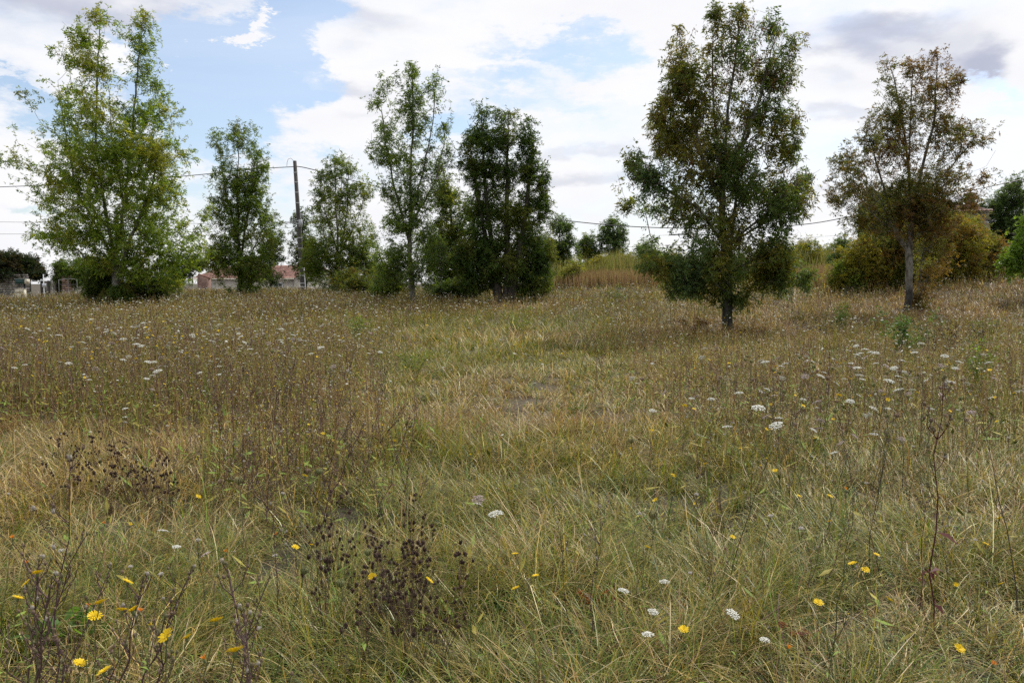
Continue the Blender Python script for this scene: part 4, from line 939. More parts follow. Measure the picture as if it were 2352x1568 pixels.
def P_yellow(seed, h, closed=False, orange=False):
    r = np.random.RandomState(seed); o = proto_root('yellow_hawkweed')
    P = curve_pts(h, .12, r); mb = MB(); mb.tube(P, np.linspace(.0022, .0013, len(P)), 4, (.10, .11, .045), cap=False)
    for k in range(3): stem_leaf(mb, P[1 + k], .05, r, PAL['green'])
    if r.rand() < .8:
        b = P[-2]; e = b + np.array([r.normal(0, .03), r.normal(0, .03), h * .14]); mb.tube([b, (b + e) / 2 + np.array([0.006, 0, 0]), e], .001, 3, (.10, .11, .045), cap=False)
        bud = e
    else: bud = None
    mb.build('stem', M_stem, o)
    nr = np.array([r.normal(0, .35), -.35 + r.normal(0, .3), 1.])
    mb = MB(); col = ORG if orange else YEL
    if closed: petals(mb, P[-1] + np.array([0, 0, .006]), .010, 10, 2.4, col, r, .35, nr)
    else:
        petals(mb, P[-1] + np.array([0, 0, .006]), .0190, 18, .5, col, r, .24, nr); petals(mb, P[-1] + np.array([0, 0, .008]), .0125, 12, .8, np.array(col) * .95, r, .26, nr)
    mb.build('flower', M_petal, o)
    mb = MB(); mb.ball(P[-1], .0055, (.11, .13, .05), 6, 4, 1.5); mb.build('calyx', M_stem, o)
    if bud is not None: mb = MB(); mb.ball(bud, .0045, (.14, .13, .06), 5, 4, 1.5); mb.build('bud', M_stem, o)
    protos.append(o); return o, P[-1]
def P_umbel(seed, h, R_=.034, nf=60, col=WHT, tilt=.15):
    r = np.random.RandomState(seed); o = proto_root('wild_carrot')
    P = curve_pts(h, .1, r); mb = MB(); mb.tube(P, np.linspace(.0026, .0014, len(P)), 4, (.11, .13, .055), cap=False)
    for k in range(3): stem_leaf(mb, P[1 + k], .045, r, PAL['green'])
    mb.build('stem', M_stem, o)
    a = r.uniform(0, 2 * PI); nr = np.array([math.cos(a) * tilt, math.sin(a) * tilt - .12, 1]); nr /= np.linalg.norm(nr)
    a0 = np.cross(nr, [0, 1, .1]); a0 /= np.linalg.norm(a0); b0 = np.cross(nr, a0)
    mb = MB(); top = P[-1]
    for i in range(11):
        a = i / 11 * 2 * PI; e = top + (a0 * math.cos(a) + b0 * math.sin(a)) * R_ * .75 + nr * R_ * .38; mb.tube([top, e], .0008, 3, (.16, .18, .08), cap=False)
    mb.build('umbel_rays', M_stem, o)
    mb = MB()
    for i in range(nf):
        rr = R_ * math.sqrt((i + .5) / nf); a = i * 2.39996 + r.normal(0, .15); dome = .42 * R_ - rr * rr / R_ * .25
        c = top + (a0 * math.cos(a) + b0 * math.sin(a)) * rr + nr * (dome + r.normal(0, .0012)); s = R_ * .145 * r.uniform(.7, 1.2)
        mb.ball(c, s, np.array(col) * r.uniform(.82, 1.08), 5, 3, .45)
    mb.build('umbel', M_petal, o)
    protos.append(o); return o, P[-1] + nr * R_ * .4
def P_nest(seed, h, col=(.20, .185, .08)):
    r = np.random.RandomState(seed); o = proto_root('carrot_seedhead')
    P = curve_pts(h, .1, r); mb = MB(); mb.tube(P, np.linspace(.0024, .0015, len(P)), 4, (.13, .115, .06), cap=False); mb.build('stem', M_stem, o)
    mb = MB(); top = P[-1]; R_ = .017
    for i in range(20):
        a = i / 20 * 2 * PI + r.normal(0, .1); k = r.uniform(.75, 1.1); d = np.array([math.cos(a), math.sin(a), 0])
        pts = [top, top + d * R_ * .75 * k + [0, 0, R_ * .55], top + d * R_ * k + [0, 0, R_ * 1.3], top + d * R_ * .45 * k + [0, 0, R_ * 2.0 * k]]
        mb.tube(pts, [.0012, .0022, .0024, .0018], 4, np.array(col) * r.uniform(.7, 1.35))
    mb.ball(top + np.array([0, 0, R_ * .9]), R_ * .62, np.array(col) * .8, 7, 5, 1.1, .15, r)
    mb.build('seed_nest', M_stem, o); protos.append(o); return o, top + np.array([0, 0, R_])
def P_fluff(seed, h, col=(.62, .58, .52)):
    r = np.random.RandomState(seed); o = proto_root('dandelion_clock')
    P = curve_pts(h, .12, r); mb = MB(); mb.tube(P, np.linspace(.002, .0012, len(P)), 4, (.12, .085, .06), cap=False); mb.build('stem', M_stem, o)
    mb = MB()
    for i in range(46):
        q = r.normal(0, 1, 3); q /= np.linalg.norm(q); q[2] = abs(q[2]) * .8 + .05; a = np.cross(q, r.normal(0, 1, 3)); a /= np.linalg.norm(a); L = .0115 * r.uniform(.8, 1.15); c = P[-1]
        mb.add([c, c + q * L + a * .002, c + q * L * 1.02 - a * .002], None, [[0, 1, 2]], np.array(col) * r.uniform(.8, 1.1))
    mb.ball(P[-1], .006, np.array(col) * .75, 6, 4); mb.build('seed_puff', M_petal, o); protos.append(o); return o, P[-1]
def P_dark(seed, h, nh=8):
    r = np.random.RandomState(seed); o = proto_root('dark_seedhead_plant')
    mb = MB(); heads = []
    for i in range(nh):
        a = r.uniform(0, 2 * PI); l = r.uniform(.04, .30); hh = h * r.uniform(.5, 1.12)
        e = np.array([math.cos(a) * l * h, math.sin(a) * l * h, hh]); m = e * np.array([.35, .35, .5]) + r.normal(0, .01, 3)
        mb.tube([(0, 0, 0), m, e], [.0019, .0015, .001], 3, (.13, .09, .06), cap=False); heads.append(e)
    mb.build('stem', M_stem, o)
    for e in list(heads):
        if r.rand() < .45: heads.append(e + r.normal(0, .014, 3))
    for e in heads:
        mb = MB(); g = r.uniform(.7, 1.3); hs = r.uniform(.65, 1.15); mb.ball(e, .0085 * hs, np.array((.040, .021, .015)) * g, 7, 5, 1.1, .3, r)
        for k in range(12):
            q = r.normal(0, 1, 3); q /= np.linalg.norm(q); s = np.cross(q, [0, .3, 1]); s /= np.linalg.norm(s) + 1e-6
            mb.add([e + q * .008 - s * .0028, e + q * .008 + s * .0028, e + q * .0165 * hs], None, [[0, 1, 2]], np.array((.055, .03, .022)) * g)
        mb.build('seed_head', M_stem, o)
    protos.append(o); return o, np.array([0, 0, h])
def P_stalk(seed, h, col, nb=6, leafy=0, thick=.0027, lean=.12, heads=True, leafcol=(.12, .03, .035)):
    r = np.random.RandomState(seed); o = proto_root('weed_stalk')
    P = curve_pts(h, lean, r, 8, .008); mb = MB(); mb.tube(P, np.linspace(thick, thick * .35, len(P)), 5, col, cap=False)
    E = [P[-1]]
    for k in range(nb):
        f = r.uniform(.45, .97); i = min(int(f * 7), 6); b = P[i] + (P[i + 1] - P[i]) * (f * 7 - i); a = r.uniform(0, 2 * PI); l = h * r.uniform(.07, .24) * (1.35 - f)
        e = b + np.array([math.cos(a) * l * .6, math.sin(a) * l * .6, l]); m = (b + e) / 2 + np.array([math.cos(a), math.sin(a), -.2]) * l * .12
        mb.tube([b, m, e], [thick * .42, thick * .36, thick * .25], 4, col, cap=False); E.append(e)
        if r.rand() < .5:
            e2 = m + np.array([r.normal(0, .3), r.normal(0, .3), .8]) * l * .5; mb.tube([m, e2], [thick * .3, thick * .22], 3, col, cap=False); E.append(e2)
    mb.build('stem', M_stem, o)
    for e in (E if heads else E[:2]):
        mb = MB(); q = r.rand()
        c = (.12, .11, .055) if q < .45 else ((.16, .11, .08) if q < .8 else (.36, .32, .27))
        mb.ball(e, .0042 if q < .75 else .0052, c, 6, 4, 1.3, .3, r)
        for t in range(9):
            d = r.normal(0, .6, 3) + [0, 0, .8]; d /= np.linalg.norm(d); s = np.array([.0012, .001, 0]); mb.add([e - s, e + s, e + d * .0125], None, [[0, 1, 2]], np.array(c) * 1.2)
        mb.build('seed_head', M_petal if q > .75 else M_stem, o)
    for k in range(leafy):
        f = r.uniform(.05, .6); i = int(f * 7); p = P[i]; mb = MB(); a = r.uniform(0, 2 * PI); L = r.uniform(.03, .065)
        d = np.array([math.cos(a), math.sin(a), r.uniform(-.6, .3)]); s = np.array([-math.sin(a), math.cos(a), .3]) * L * .13; m = p + d * L * .5 + [0, 0, .01]; e = p + d * L
        mb.add([p, m - s, e, m + s], [[0, 1, 2, 3]], None, np.array(leafcol) * r.uniform(.7, 1.3)); mb.build('leaf', M_leaf, o)
    protos.append(o); return o, P[-1]

YP = [P_yellow(i, h) for i, h in enumerate((.30, .36, .42, .48, .40, .34))]; YO = [P_yellow(20 + i, h, True, i % 2 == 0) for i, h in enumerate((.32, .40, .46))]
UT = [P_umbel(140 + i, h, R_, 50, c, t) for i, (h, R_, c, t) in enumerate(((.74, .040, WHT, .1), (.86, .034, WHT, .3), (.68, .038, PNK, .45), (.8, .032, (.6, .58, .5), .55), (.70, .044, WHT, .2)))]
YT = [P_yellow(160 + i, h) for i, h in enumerate((.62, .74, .84))]
NT = [P_nest(170, .8), P_nest(171, .68, (.22, .16, .11)), P_nest(172, .74, (.17, .18, .07))]
UP = [P_umbel(40 + i, h, R_, 60, c, t) for i, (h, R_, c, t) in enumerate(((.44, .042, WHT, .1), (.5, .036, WHT, .25), (.46, .040, PNK, .45), (.52, .034, WHT, .6), (.42, .046, WHT, .15), (.48, .036, (.66, .64, .56), .3)))]
NP = [P_nest(60, .5), P_nest(61, .44, (.24, .17, .12)), P_nest(62, .55, (.16, .17, .07))]
FP = [P_fluff(70, .42), P_fluff(71, .34), P_fluff(72, .5)]
DP = [P_dark(80 + i, h, n) for i, (h, n) in enumerate(((.34, 10), (.40, 13), (.30, 9), (.44, 12)))]
PUR = (.075, .042, .045); DGR = (.05, .06, .03); RED = (.075, .022, .028)
SP = [P_stalk(90, .72, PUR, 7), P_stalk(91, .85, DGR, 6), P_stalk(92, .65, (.11, .075, .06), 9), P_stalk(93, .95, (.06, .045, .035), 5, 0, .0032, .2), P_stalk(94, .78, RED, 11, 9, .0027, .08), P_stalk(95, .6, PUR, 13, 0, .0036, .3), P_stalk(96, .7, (.10, .06, .06), 15, 0, .0040, .4)]
PICK = random.Random(3)
def put(proto, base, rz, sc, label, cat, group, tilt=(0, 0)):
    c = copy_tree(proto, base, rz, sc, label, group, tilt); c['category'] = cat; return c
def put_head(pr, u, v, label, cat, group, sc=None, rz=None, tilt=(0, 0)):
    """stand a copy so that its head is where the sight line (u, v) meets the height of the head above the ground"""
    o, hd = pr; sc = sc or PICK.uniform(.85, 1.2); rz = PICK.uniform(0, 6.28) if rz is None else rz
    p = hit(u, v, hd[2] * sc)
    c, s = math.cos(rz), math.sin(rz); hx = (hd[0] * c - hd[1] * s) * sc; hy = (hd[0] * s + hd[1] * c) * sc
    x = p[0] - hx; y = p[1] - hy
    return put(o, (x, y, float(gz(x, y)) - .005), rz, sc, label, cat, group, tilt)

YG = 'yellow hawkweed flowers in the near grass'
uniq_y = {(184, 1533): 'large open yellow flower nearest the bottom left corner', (497, 1430): 'yellow flower standing alone right of the purple stemmed weeds at the bottom left',
    (455, 1145): 'lone yellow flower on a tall thin dark stem above the left foreground grass', (678, 1258): 'yellow flower just left of the big clump of dark seed heads',
    (855, 1328): 'yellow flower inside the big clump of dark seed heads', (1570, 1448): 'bright yellow flower low in the short grass below the reddish leaf patch', (2203, 1500): 'orange-yellow flower nearest the bottom right corner',
    (1487, 1261): 'yellow flower with brown buds under it, right of the matted grass swirl', (1183, 1277): 'upper of the three yellow flowers right of the dark seed heads', (1230, 1323): 'middle of the three yellow flowers right of the dark seed heads',
    (1185, 1356): 'lowest of the three yellow flowers right of the dark seed heads', (1879, 1395): 'yellow flower at the foot of a tall dark stalk in the right foreground', (1958, 1301): 'yellow flower left of the purple leaved stalk',
    (2042, 1381): 'small yellow flower directly below the purple leaved stalk', (40, 1375): 'lowest yellow flower of the slanting row at the left edge', (230, 1390): 'yellow flower above another one among purple stems at bottom left'}
ylist = [(62, 1343), (85, 1320), (292, 1342), (217, 1422), (307, 1417), (383, 1468), (430, 1472), (540, 1500), (715, 1252), (985, 1341), (1597, 1160), (1545, 1093), (1748, 1071), (1763, 1054), (1780, 1084), (1988, 1317),
    (1682, 1238), (1906, 1197), (1870, 1010), (1497, 988), (1448, 1010), (1447, 1032), (1622, 861), (1636, 860), (1648, 862), (1760, 988), (1772, 988), (1830, 905), (2290, 968), (2254, 860), (2296, 1192), (2263, 1256),
    (2013, 1275), (2300, 1345), (1505, 1150), (1835, 1140), (765, 1014), (742, 998), (610, 975), (280, 1403), (700, 1095), (240, 1548), (1520, 893), (1240, 828), (1545, 1096), (1905, 1145), (1620, 1068), (1700, 1030), (573, 1003), (905, 1015), (1082, 1046), (1210, 996)]
for (u, v), lab in uniq_y.items(): put_head(PICK.choice(YT if u < 560 and v > 1250 else YP), u, v, lab, 'yellow flower', YG, PICK.uniform(.85, 1.0))
for u, v in ylist:
    side = 'yellow hawkweed flower on a thin stem in the left foreground grass' if u < 700 else ('yellow hawkweed flower in the open grass of the right foreground' if v > 1040 else 'yellow hawkweed flower among the taller weeds behind the short grass')
    put_head(PICK.choice(YT if u < 560 and v > 1250 else YP + YO[1:2]), u, v, side, 'yellow flower', side[:24] + (' left' if u < 700 else ' right' if v > 1040 else ' behind'), PICK.uniform(.8, 1.05))
for u, v in [(200, 1397), (297, 1207), (133, 928), (497, 1010), (1943, 1130), (240, 1207), (30, 1240), (60, 1300), (520, 1270), (635, 1232), (320, 1410), (2195, 1350), (160, 1186), (1810, 1500), (350, 1445), (2280, 1530), (470, 1520), (75, 1400)]:
    put_head(PICK.choice(YO), u, v, 'half closed orange flower bud on a thin stem in the near grass', 'orange bud', 'orange half closed flower buds', PICK.uniform(.8, 1.05))
# white umbels
WG = 'white wild carrot umbels'
uniq_w = {(1138, 1178): (0, 1.2, 'whitest flat umbel in the middle foreground beside two pinkish ones'), (1098, 1142): (2, 1.1, 'pinkish tilted umbel just above the whitest one'), (1097, 1157): (5, .9, 'faded small umbel tucked under the pinkish one'),
    (1432, 1354): (0, 1.0, 'bright flat umbel above the red leaf patch'), (1526, 1335): (4, .9, 'flat umbel right of the bright one above the red leaf patch'), (1500, 1401): (0, .95, 'white umbel just above the one with a yellow flower beside it'), (1488, 1458): (4, .9, 'white umbel low in the grass beside a small yellow flower'),
    (1685, 1413): (3, 1.3, 'large ragged white umbel in the straw coloured patch'), (1757, 1470): (1, .9, 'nearest white umbel, seen edge on below the ragged one'), (287, 936): (1, 1.0, 'broad umbel at the front of the left drift, above a second one'), (287, 956): (4, .7, 'second umbel at the front of the left drift'),
    (1940, 868): (4, 1.0, 'broadest flat umbel of the right hand drift'), (1762, 893): (3, 1.3, 'umbel turned to face the viewer in the right hand drift'), (1870, 985): (3, 1.1, 'strongly tilted umbel in the middle of the right hand drift'), (2007, 996): (4, 1.0, 'wide flat umbel right of the tilted one'), (375, 1218): (5, .9, 'single white umbel on the left foreground grass'),
    (406, 1255): (1, 1.0, 'slanting white umbel right of the single one in the left foreground'), (472, 1272): (2, 1.0, 'curved white umbel near the dark stem in the left foreground')}
for (u, v), (k, sc, lab) in uniq_w.items(): put_head(UP[k], u, v, lab, 'wild carrot', WG, sc * (.6 if v > 1250 else .8))
cnt = 0
def scatter(pr, n, area, lab, cat, grp, sc=(.7, 1.1), seed=1):
    r = np.random.RandomState(seed); k = 0
    while k < n:
        x, y = area(r)
        if x is None: continue
        o, hd = pr[r.randint(len(pr))]; s = r.uniform(*sc)
        put(o, (x, y, float(gz(x, y)) - .005), r.uniform(0, 6.28), s, lab, cat, grp, (r.normal(0, .16), r.normal(0, .16))); k += 1
def A_right(r):
    y = r.uniform(5.2, 11); x = r.uniform(.12 * y, .66 * y)
    return (x, y) if r.rand() < spot(x, y, .45 * y, 7.5, .2 * y, 2.6) else (None, None)
def A_left(r):
    y = math.sqrt(r.uniform(64, 15 ** 2)); x = r.uniform(-.68 * y, -.05 * y)
    return (x, y) if r.rand() < weedy(x, y) else (None, None)
def A_mid(r):
    y = math.sqrt(r.uniform(9 ** 2, 17 ** 2)); x = r.uniform(-.1 * y, .66 * y)
    return (x, y) if r.rand() < .3 + .6 * fbm(x * .4, y * .4, 77) else (None, None)
def A_near(r):
    y = math.sqrt(r.uniform(2.3 ** 2, 6.5 ** 2)); return r.uniform(-.66 * y, .66 * y), y
scatter(UT, 112, A_right, 'white umbel among the others of the right hand drift', 'wild carrot', 'white umbels of the right hand drift', (.65, 1.1), 1)
scatter(UT, 140, A_left, 'small white umbel at the front of the left drift', 'wild carrot', 'white umbels at the front of the left drift', (.75, 1.15), 2)
scatter(UP, 28, A_mid, 'scattered white umbel in the thin middle meadow', 'wild carrot', 'white umbels of the middle meadow', (.4, .9), 3)
scatter(YT, 40, A_right, 'small yellow flower among the white umbels of the right hand drift', 'yellow flower', 'yellow flowers of the right hand drift', (.65, 1.0), 4)
scatter(YT, 95, A_left, 'small yellow flower at the front of the left drift', 'yellow flower', 'yellow flowers of the left drift', (.8, 1.15), 5)
scatter(YP + YO, 50, A_mid, 'small yellow flower in the thin middle meadow', 'yellow flower', 'yellow flowers of the middle meadow', (.7, 1.1), 6)
for i, (u, v) in enumerate([(548, 1105), (708, 1080), (783, 1340), (2132, 820), (1943, 826), (1990, 830), (1912, 845), (1690, 840), (2045, 850), (2110, 860), (2160, 890), (733, 1085), (1500, 1180), (505, 1105), (700, 1310), (1450, 1010), (1475, 870), (845, 1270), (2095, 815), (1905, 820), (1860, 845), (2270, 915)]):
    put_head(NP[i % 3], u, v, 'dull green bird-nest seed head of wild carrot on a bare stem', 'seed head', 'carrot seed heads in the near grass', PICK.uniform(.9, 1.3))
scatter(NT, 70, A_right, 'brownish bird-nest seed head among the umbels of the right hand drift', 'seed head', 'carrot seed heads of the right hand drift', (.7, 1.1), 7)
scatter(NT, 60, A_left, 'small bird-nest seed head in the left drift', 'seed head', 'carrot seed heads of the left drift', (.8, 1.15), 8)
for i, (u, v) in enumerate([(1470, 1180), (595, 1440), (1770, 1185), (1840, 1215), (2257, 1103), (560, 1060), (1600, 1137), (2165, 1100), (455, 1240), (140, 1265), (20, 1135), (370, 1320), (1585, 1320), (1215, 965), (650, 1135), (1905, 1065), (632, 1275), (1990, 1110), (2240, 1240), (300, 1300)]):
    put_head(FP[i % 3], u, v, 'small off-white seed puff on a thin stem in the near grass', 'seed puff', 'white seed puffs', PICK.uniform(.85, 1.2))
scatter(FP, 60, A_left, 'tiny pale seed puff in the left drift', 'seed puff', 'seed puffs of the left drift', (.7, 1.1), 9)
scatter(FP, 50, A_right, 'tiny pale seed puff in the right hand drift', 'seed puff', 'seed puffs of the right hand drift', (.7, 1.1), 10)
# dark seed head clumps
c1 = [(945, 1135), (760, 1155), (850, 1190), (900, 1195), (940, 1200), (740, 1230), (880, 1235), (920, 1245), (960, 1250), (850, 1265), (900, 1285), (770, 1215), (740, 1290), (940, 1300), (870, 1310), (965, 1330), (800, 1270), (910, 1330), (970, 1200), (1010, 1330), (1060, 1270), (830, 1350), (930, 1360)]
for i, (u, v) in enumerate(c1): put_head(DP[i % 4], u, v, 'black-brown round seed heads in the big dark clump of the middle foreground', 'dark seed heads', 'plants of the big dark seed head clump', PICK.uniform(.75, 1.1))
c2 = [(130, 1010), (165, 1000), (200, 1030), (230, 1040), (260, 1020), (290, 1045), (310, 1065), (340, 1050), (250, 1070), (370, 1070), (180, 1060), (140, 1040), (215, 1000), (300, 1020), (330, 1085), (390, 1055)]
for i, (u, v) in enumerate(c2): put_head(DP[i % 4], u, v, 'dark brown seed heads in the spreading clump in front of the left drift', 'dark seed heads', 'plants of the left dark seed head clump', PICK.uniform(.8, 1.1))
for i in range(16):
    r = np.random.RandomState(300 + i); u = r.uniform(2120, 2290); v = r.uniform(742, 772)
    put_head(DP[i % 4], u, v, 'dark brown seed heads in the far patch right of the spotted trunk', 'dark seed heads', 'plants of the far dark patch', r.uniform(1., 1.5))
# tall stalks
uniq_s = [((85, 1060), (125, 1600), 0, 'tall purple-brown stalk rising out of the bottom left corner'), ((455, 1150), (478, 1400), 1, 'thin dark stem under the lone yellow flower in the left foreground'), ((545, 1130), (640, 1420), 0, 'slanting purple stalk left of the big dark clump'),
    ((2092, 850), (2148, 1415), 4, 'tallest dark red stalk with crimson leaves in the right foreground'), ((2060, 1110), (2112, 1365), 4, 'shorter red stalk standing left of the tallest red one'), ((2280, 940), (2340, 1380), 3, 'dark curved stalk near the right edge'),
    ((1855, 1120), (1900, 1500), 1, 'long dark stem above the yellow flower in the right foreground'), ((1640, 880), (1665, 1210), 1, 'straight dark green stalk through the right hand drift'), ((1645, 1000), (1668, 1350), 3, 'dark stalk in front of the right hand drift, leaning right at the foot'),
    ((1350, 990), (1370, 1200), 0, 'dark stalk at the right of the bare middle grass'), ((1150, 1010), (1195, 1210), 3, 'dark stalk in the middle foreground above the whitest umbel'), ((1030, 1260), (1075, 1500), 1, 'thin green stem right of the big dark clump'),
    ((700, 1150), (735, 1420), 1, 'green stem at the left side of the big dark clump'), ((560, 980), (620, 1200), 2, 'brown branching stalk at the edge of the left drift'), ((1240, 1180), (1310, 1430), 0, 'leaning thin stalk among the three yellow flowers'), ((1740, 1180), (1830, 1350), 0, 'purple stalk crossing the straw patch on the right'),
    ((2220, 1180), (2180, 1370), 2, 'brown forked stalk right of the tallest red one'), ((1460, 1130), (1480, 1330), 1, 'green stalk right of the matted grass swirl')]
for (tu, tv), (bu, bv), k, lab in uniq_s:
    o, hd = SP[k]; b = hit(bu, min(bv, 1560), .12) if bv < 1560 else hit(bu, 1560, .25)
    d = ray(tu, tv); Ht = CAMZ + d[2] * b[1] - b[2]; sc = min(max(Ht / hd[2], .5), 1.6)
    put(o, b - np.array([0, 0, .01]), PICK.uniform(0, 6), sc, lab, 'weed stalk', None, (0, math.atan2((d[0] * b[1] - b[0]), Ht) * .9))
W6 = [(30, 1250), (120, 1330), (200, 1230), (255, 1310), (60, 1420), (330, 1330), (160, 1450), (440, 1310), (380, 1420), (520, 1300), (290, 1480), (560, 1400), (620, 1330), (90, 1290)]
for i, (u, v) in enumerate(W6): put_head(SP[5 + i % 2], u, v, 'sprawling purple-brown weed with many small grey heads in the bottom left', 'sprawling weed', 'sprawling weeds of the bottom left', PICK.uniform(.9, 1.2))
scatter(SP[:4], 30, A_near, 'thin dark upright stalk in the near grass', 'weed stalk', 'thin stalks of the near grass', (.45, .75), 21)
scatter(SP[:3], 55, A_left, 'thin branching stalk at the front of the left drift', 'weed stalk', 'stalks of the left drift', (.8, 1.15), 22)
scatter(SP[:4], 50, A_right, 'thin branching stalk in the right hand drift', 'weed stalk', 'stalks of the right hand drift', (.6, 1.0), 23)
scatter(SP[:3], 20, A_mid, 'thin stalk in the middle meadow', 'weed stalk', 'stalks of the middle meadow', (.5, .9), 24)
def A_edge(r):
    y = math.sqrt(r.uniform(4.6 ** 2, 9.5 ** 2)); return r.uniform(-.40 * y, -.13 * y), y
scatter(SP[:5:2] + SP[5:], 90, A_edge, 'thin purple-brown stalk at the near right corner of the left drift', 'weed stalk', 'purple stalks at the corner of the left drift', (.75, 1.15), 25)
def A_front(r):
    y = math.sqrt(r.uniform(2.6 ** 2, 7 ** 2)); return r.uniform(.1 * y, .64 * y), y
scatter(SP[:5], 28, A_front, 'thin dark stalk standing in the open grass of the right foreground', 'weed stalk', 'stalks of the right foreground', (.6, 1.0), 26)
# leafy plants
def leafy(name, u, v, D, h, w, n, col, lab, cat, seed, L=.06, wd=.3, drop=.2, feather=False):
    r = np.random.RandomState(seed); b = hit(u, v, 0) if D is None else np.array([*at(u, v, D)[:2], 0]); b[2] = float(gz(b[0], b[1]))
    o = empty(name, b, lab, cat); mb = MB(); P = []
    for k in range(max(2, int(n / 40))):
        a = r.uniform(0, 2 * PI); wr = r.uniform(.2, 1.25); e = np.array([math.cos(a) * w * wr, math.sin(a) * w * wr, h * r.uniform(.4, 1.05)]); m = e * [.4, .4, .55]
        mb.tube([(0, 0, 0), m, e], [.004, .003, .0015], 4, np.array(col) * .7, cap=False); P += [m + (e - m) * t for t in np.linspace(0, 1, 8)] + [m * t for t in (.5, .75)]
    mb.build('stem', M_stem, o); n = int(n * .6); P = np.array(P)[r.randint(len(P), size=n)] + r.normal(0, .04 * max(w, h), (n, 3))
    dd = r.normal(0, 1, (n, 3)); dd[:, 2] = np.abs(dd[:, 2]) * .4; V, Q, C = sprigs(P, dd, L * 2.2 * r.uniform(.6, 1.3, n), np.tile(col, (n, 1)) * r.uniform(.6, 1.3, (n, 1)), r, 7 if feather else 3, drop, wd)
    V[:, 2] = np.maximum(V[:, 2], .01); link('foliage', make_mesh('foliage', V, [Q], M_leaf, C), o); return o
leafy('leafy_plant', 1935, 765, None, .95, .22, 260, (.13, .20, .05), 'light green sapling left of the rusty ash trunk', 'leafy plant', 1, .09, .35)
leafy('leafy_plant', 1945, 722, None, .6, .35, 200, (.22, .23, .05), 'yellow-green patch behind the light green sapling', 'leafy plant', 2, .08, .3)
leafy('leafy_plant', 2085, 830, None, 1.15, .65, 300, (.10, .17, .06), 'largest feathery green sapling in the right of the meadow', 'leafy plant', 3, .09, .3, .2, True)
leafy('leafy_plant', 2110, 800, None, .9, .5, 300, (.09, .15, .06), 'green sapling standing behind the largest feathery one', 'leafy plant', 4, .09, .3)
leafy('leafy_plant', 2245, 905, None, .85, .3, 360, (.13, .20, .04), 'fresh green bushy weed at the right edge of the drift', 'leafy plant', 5, .06, .3)
leafy('leafy_plant', 2270, 770, None, .5, .6, 240, (.12, .16, .05), 'low spreading green plant right of the far dark patch', 'leafy plant', 6, .08, .3)
leafy('leafy_plant', 822, 800, None, 1.0, .35, 420, (.14, .21, .06), 'pale green bushy plant at the right edge of the left drift', 'leafy plant', 7, .07, .3)
leafy('leafy_plant', 955, 860, None, .5, .5, 300, (.15, .20, .05), 'low green plant where the drift meets the green patch', 'leafy plant', 8, .06, .25)
leafy('leafy_plant', 945, 1005, None, .16, .22, 130, (.14, .25, .04), 'bright green low leaf clump in the bare middle grass', 'leafy plant', 9, .06, .6)
leafy('leafy_plant', 1978, 905, None, .35, .25, 160, (.17, .22, .04), 'small lime green tuft in the right hand drift', 'leafy plant', 10, .05, .3)
leafy('leafy_plant', 1180, 760, None, .7, .7, 260, (.16, .21, .05), 'yellowish green plant patch beyond the green turf', 'leafy plant', 11, .07, .3)
leafy('leafy_plant', 1415, 700, None, .8, .4, 240, (.10, .16, .06), 'dark green weed below the dry grass mound', 'leafy plant', 12, .08, .3)
leafy('leafy_plant', 440, 780, None, .5, .6, 200, (.16, .20, .05), 'low green weed deep in the left drift', 'leafy plant', 13, .07, .3)
leafy('red_cranesbill', 1378, 1415, None, .12, .10, 60, (.30, .09, .035), 'small orange-red leaved plant low in the foreground grass', 'red leaved plant', 14, .03, .35)
leafy('red_cranesbill', 1848, 1485, None, .09, .04, 5, (.30, .06, .06), 'pinkish red withered leaf near the bottom of the right foreground', 'red leaved plant', 15, .05, .6)
leafy('low_weed', 210, 1130, None, .09, .07, 14, (.07, .14, .03), 'round green leaves flat in the left foreground grass', 'low weed', 16, .05, .7)
leafy('low_weed', 1105, 1440, None, .1, .14, 30, (.07, .15, .03), 'broad dark green leaves low in the middle foreground', 'low weed', 17, .05, .6)
leafy('low_weed', 150, 1500, None, .14, .14, 30, (.08, .16, .03), 'lobed green leaves at the bottom left corner', 'low weed', 18, .055, .7)
leafy('low_weed', 1310, 960, None, .2, .2, 60, (.10, .15, .04), 'dull green low leaves at the right of the bare middle grass', 'low weed', 19, .05, .4)
leafy('bramble_patch', 1600, 765, None, .45, .8, 420, (.13, .07, .035), 'rusty brown withered bramble left of the largest trunk', 'bramble', 20, .07, .3)
leafy('bramble_patch', 1700, 775, None, .35, .5, 200, (.15, .09, .04), 'low brown withered growth at the foot of the largest trunk', 'bramble', 21, .06, .3)
leafy('bramble_patch', 2230, 765, None, .4, .9, 420, (.05, .06, .03), 'dark tangled patch of withered weeds right of the spotted trunk', 'bramble', 22, .07, .3)

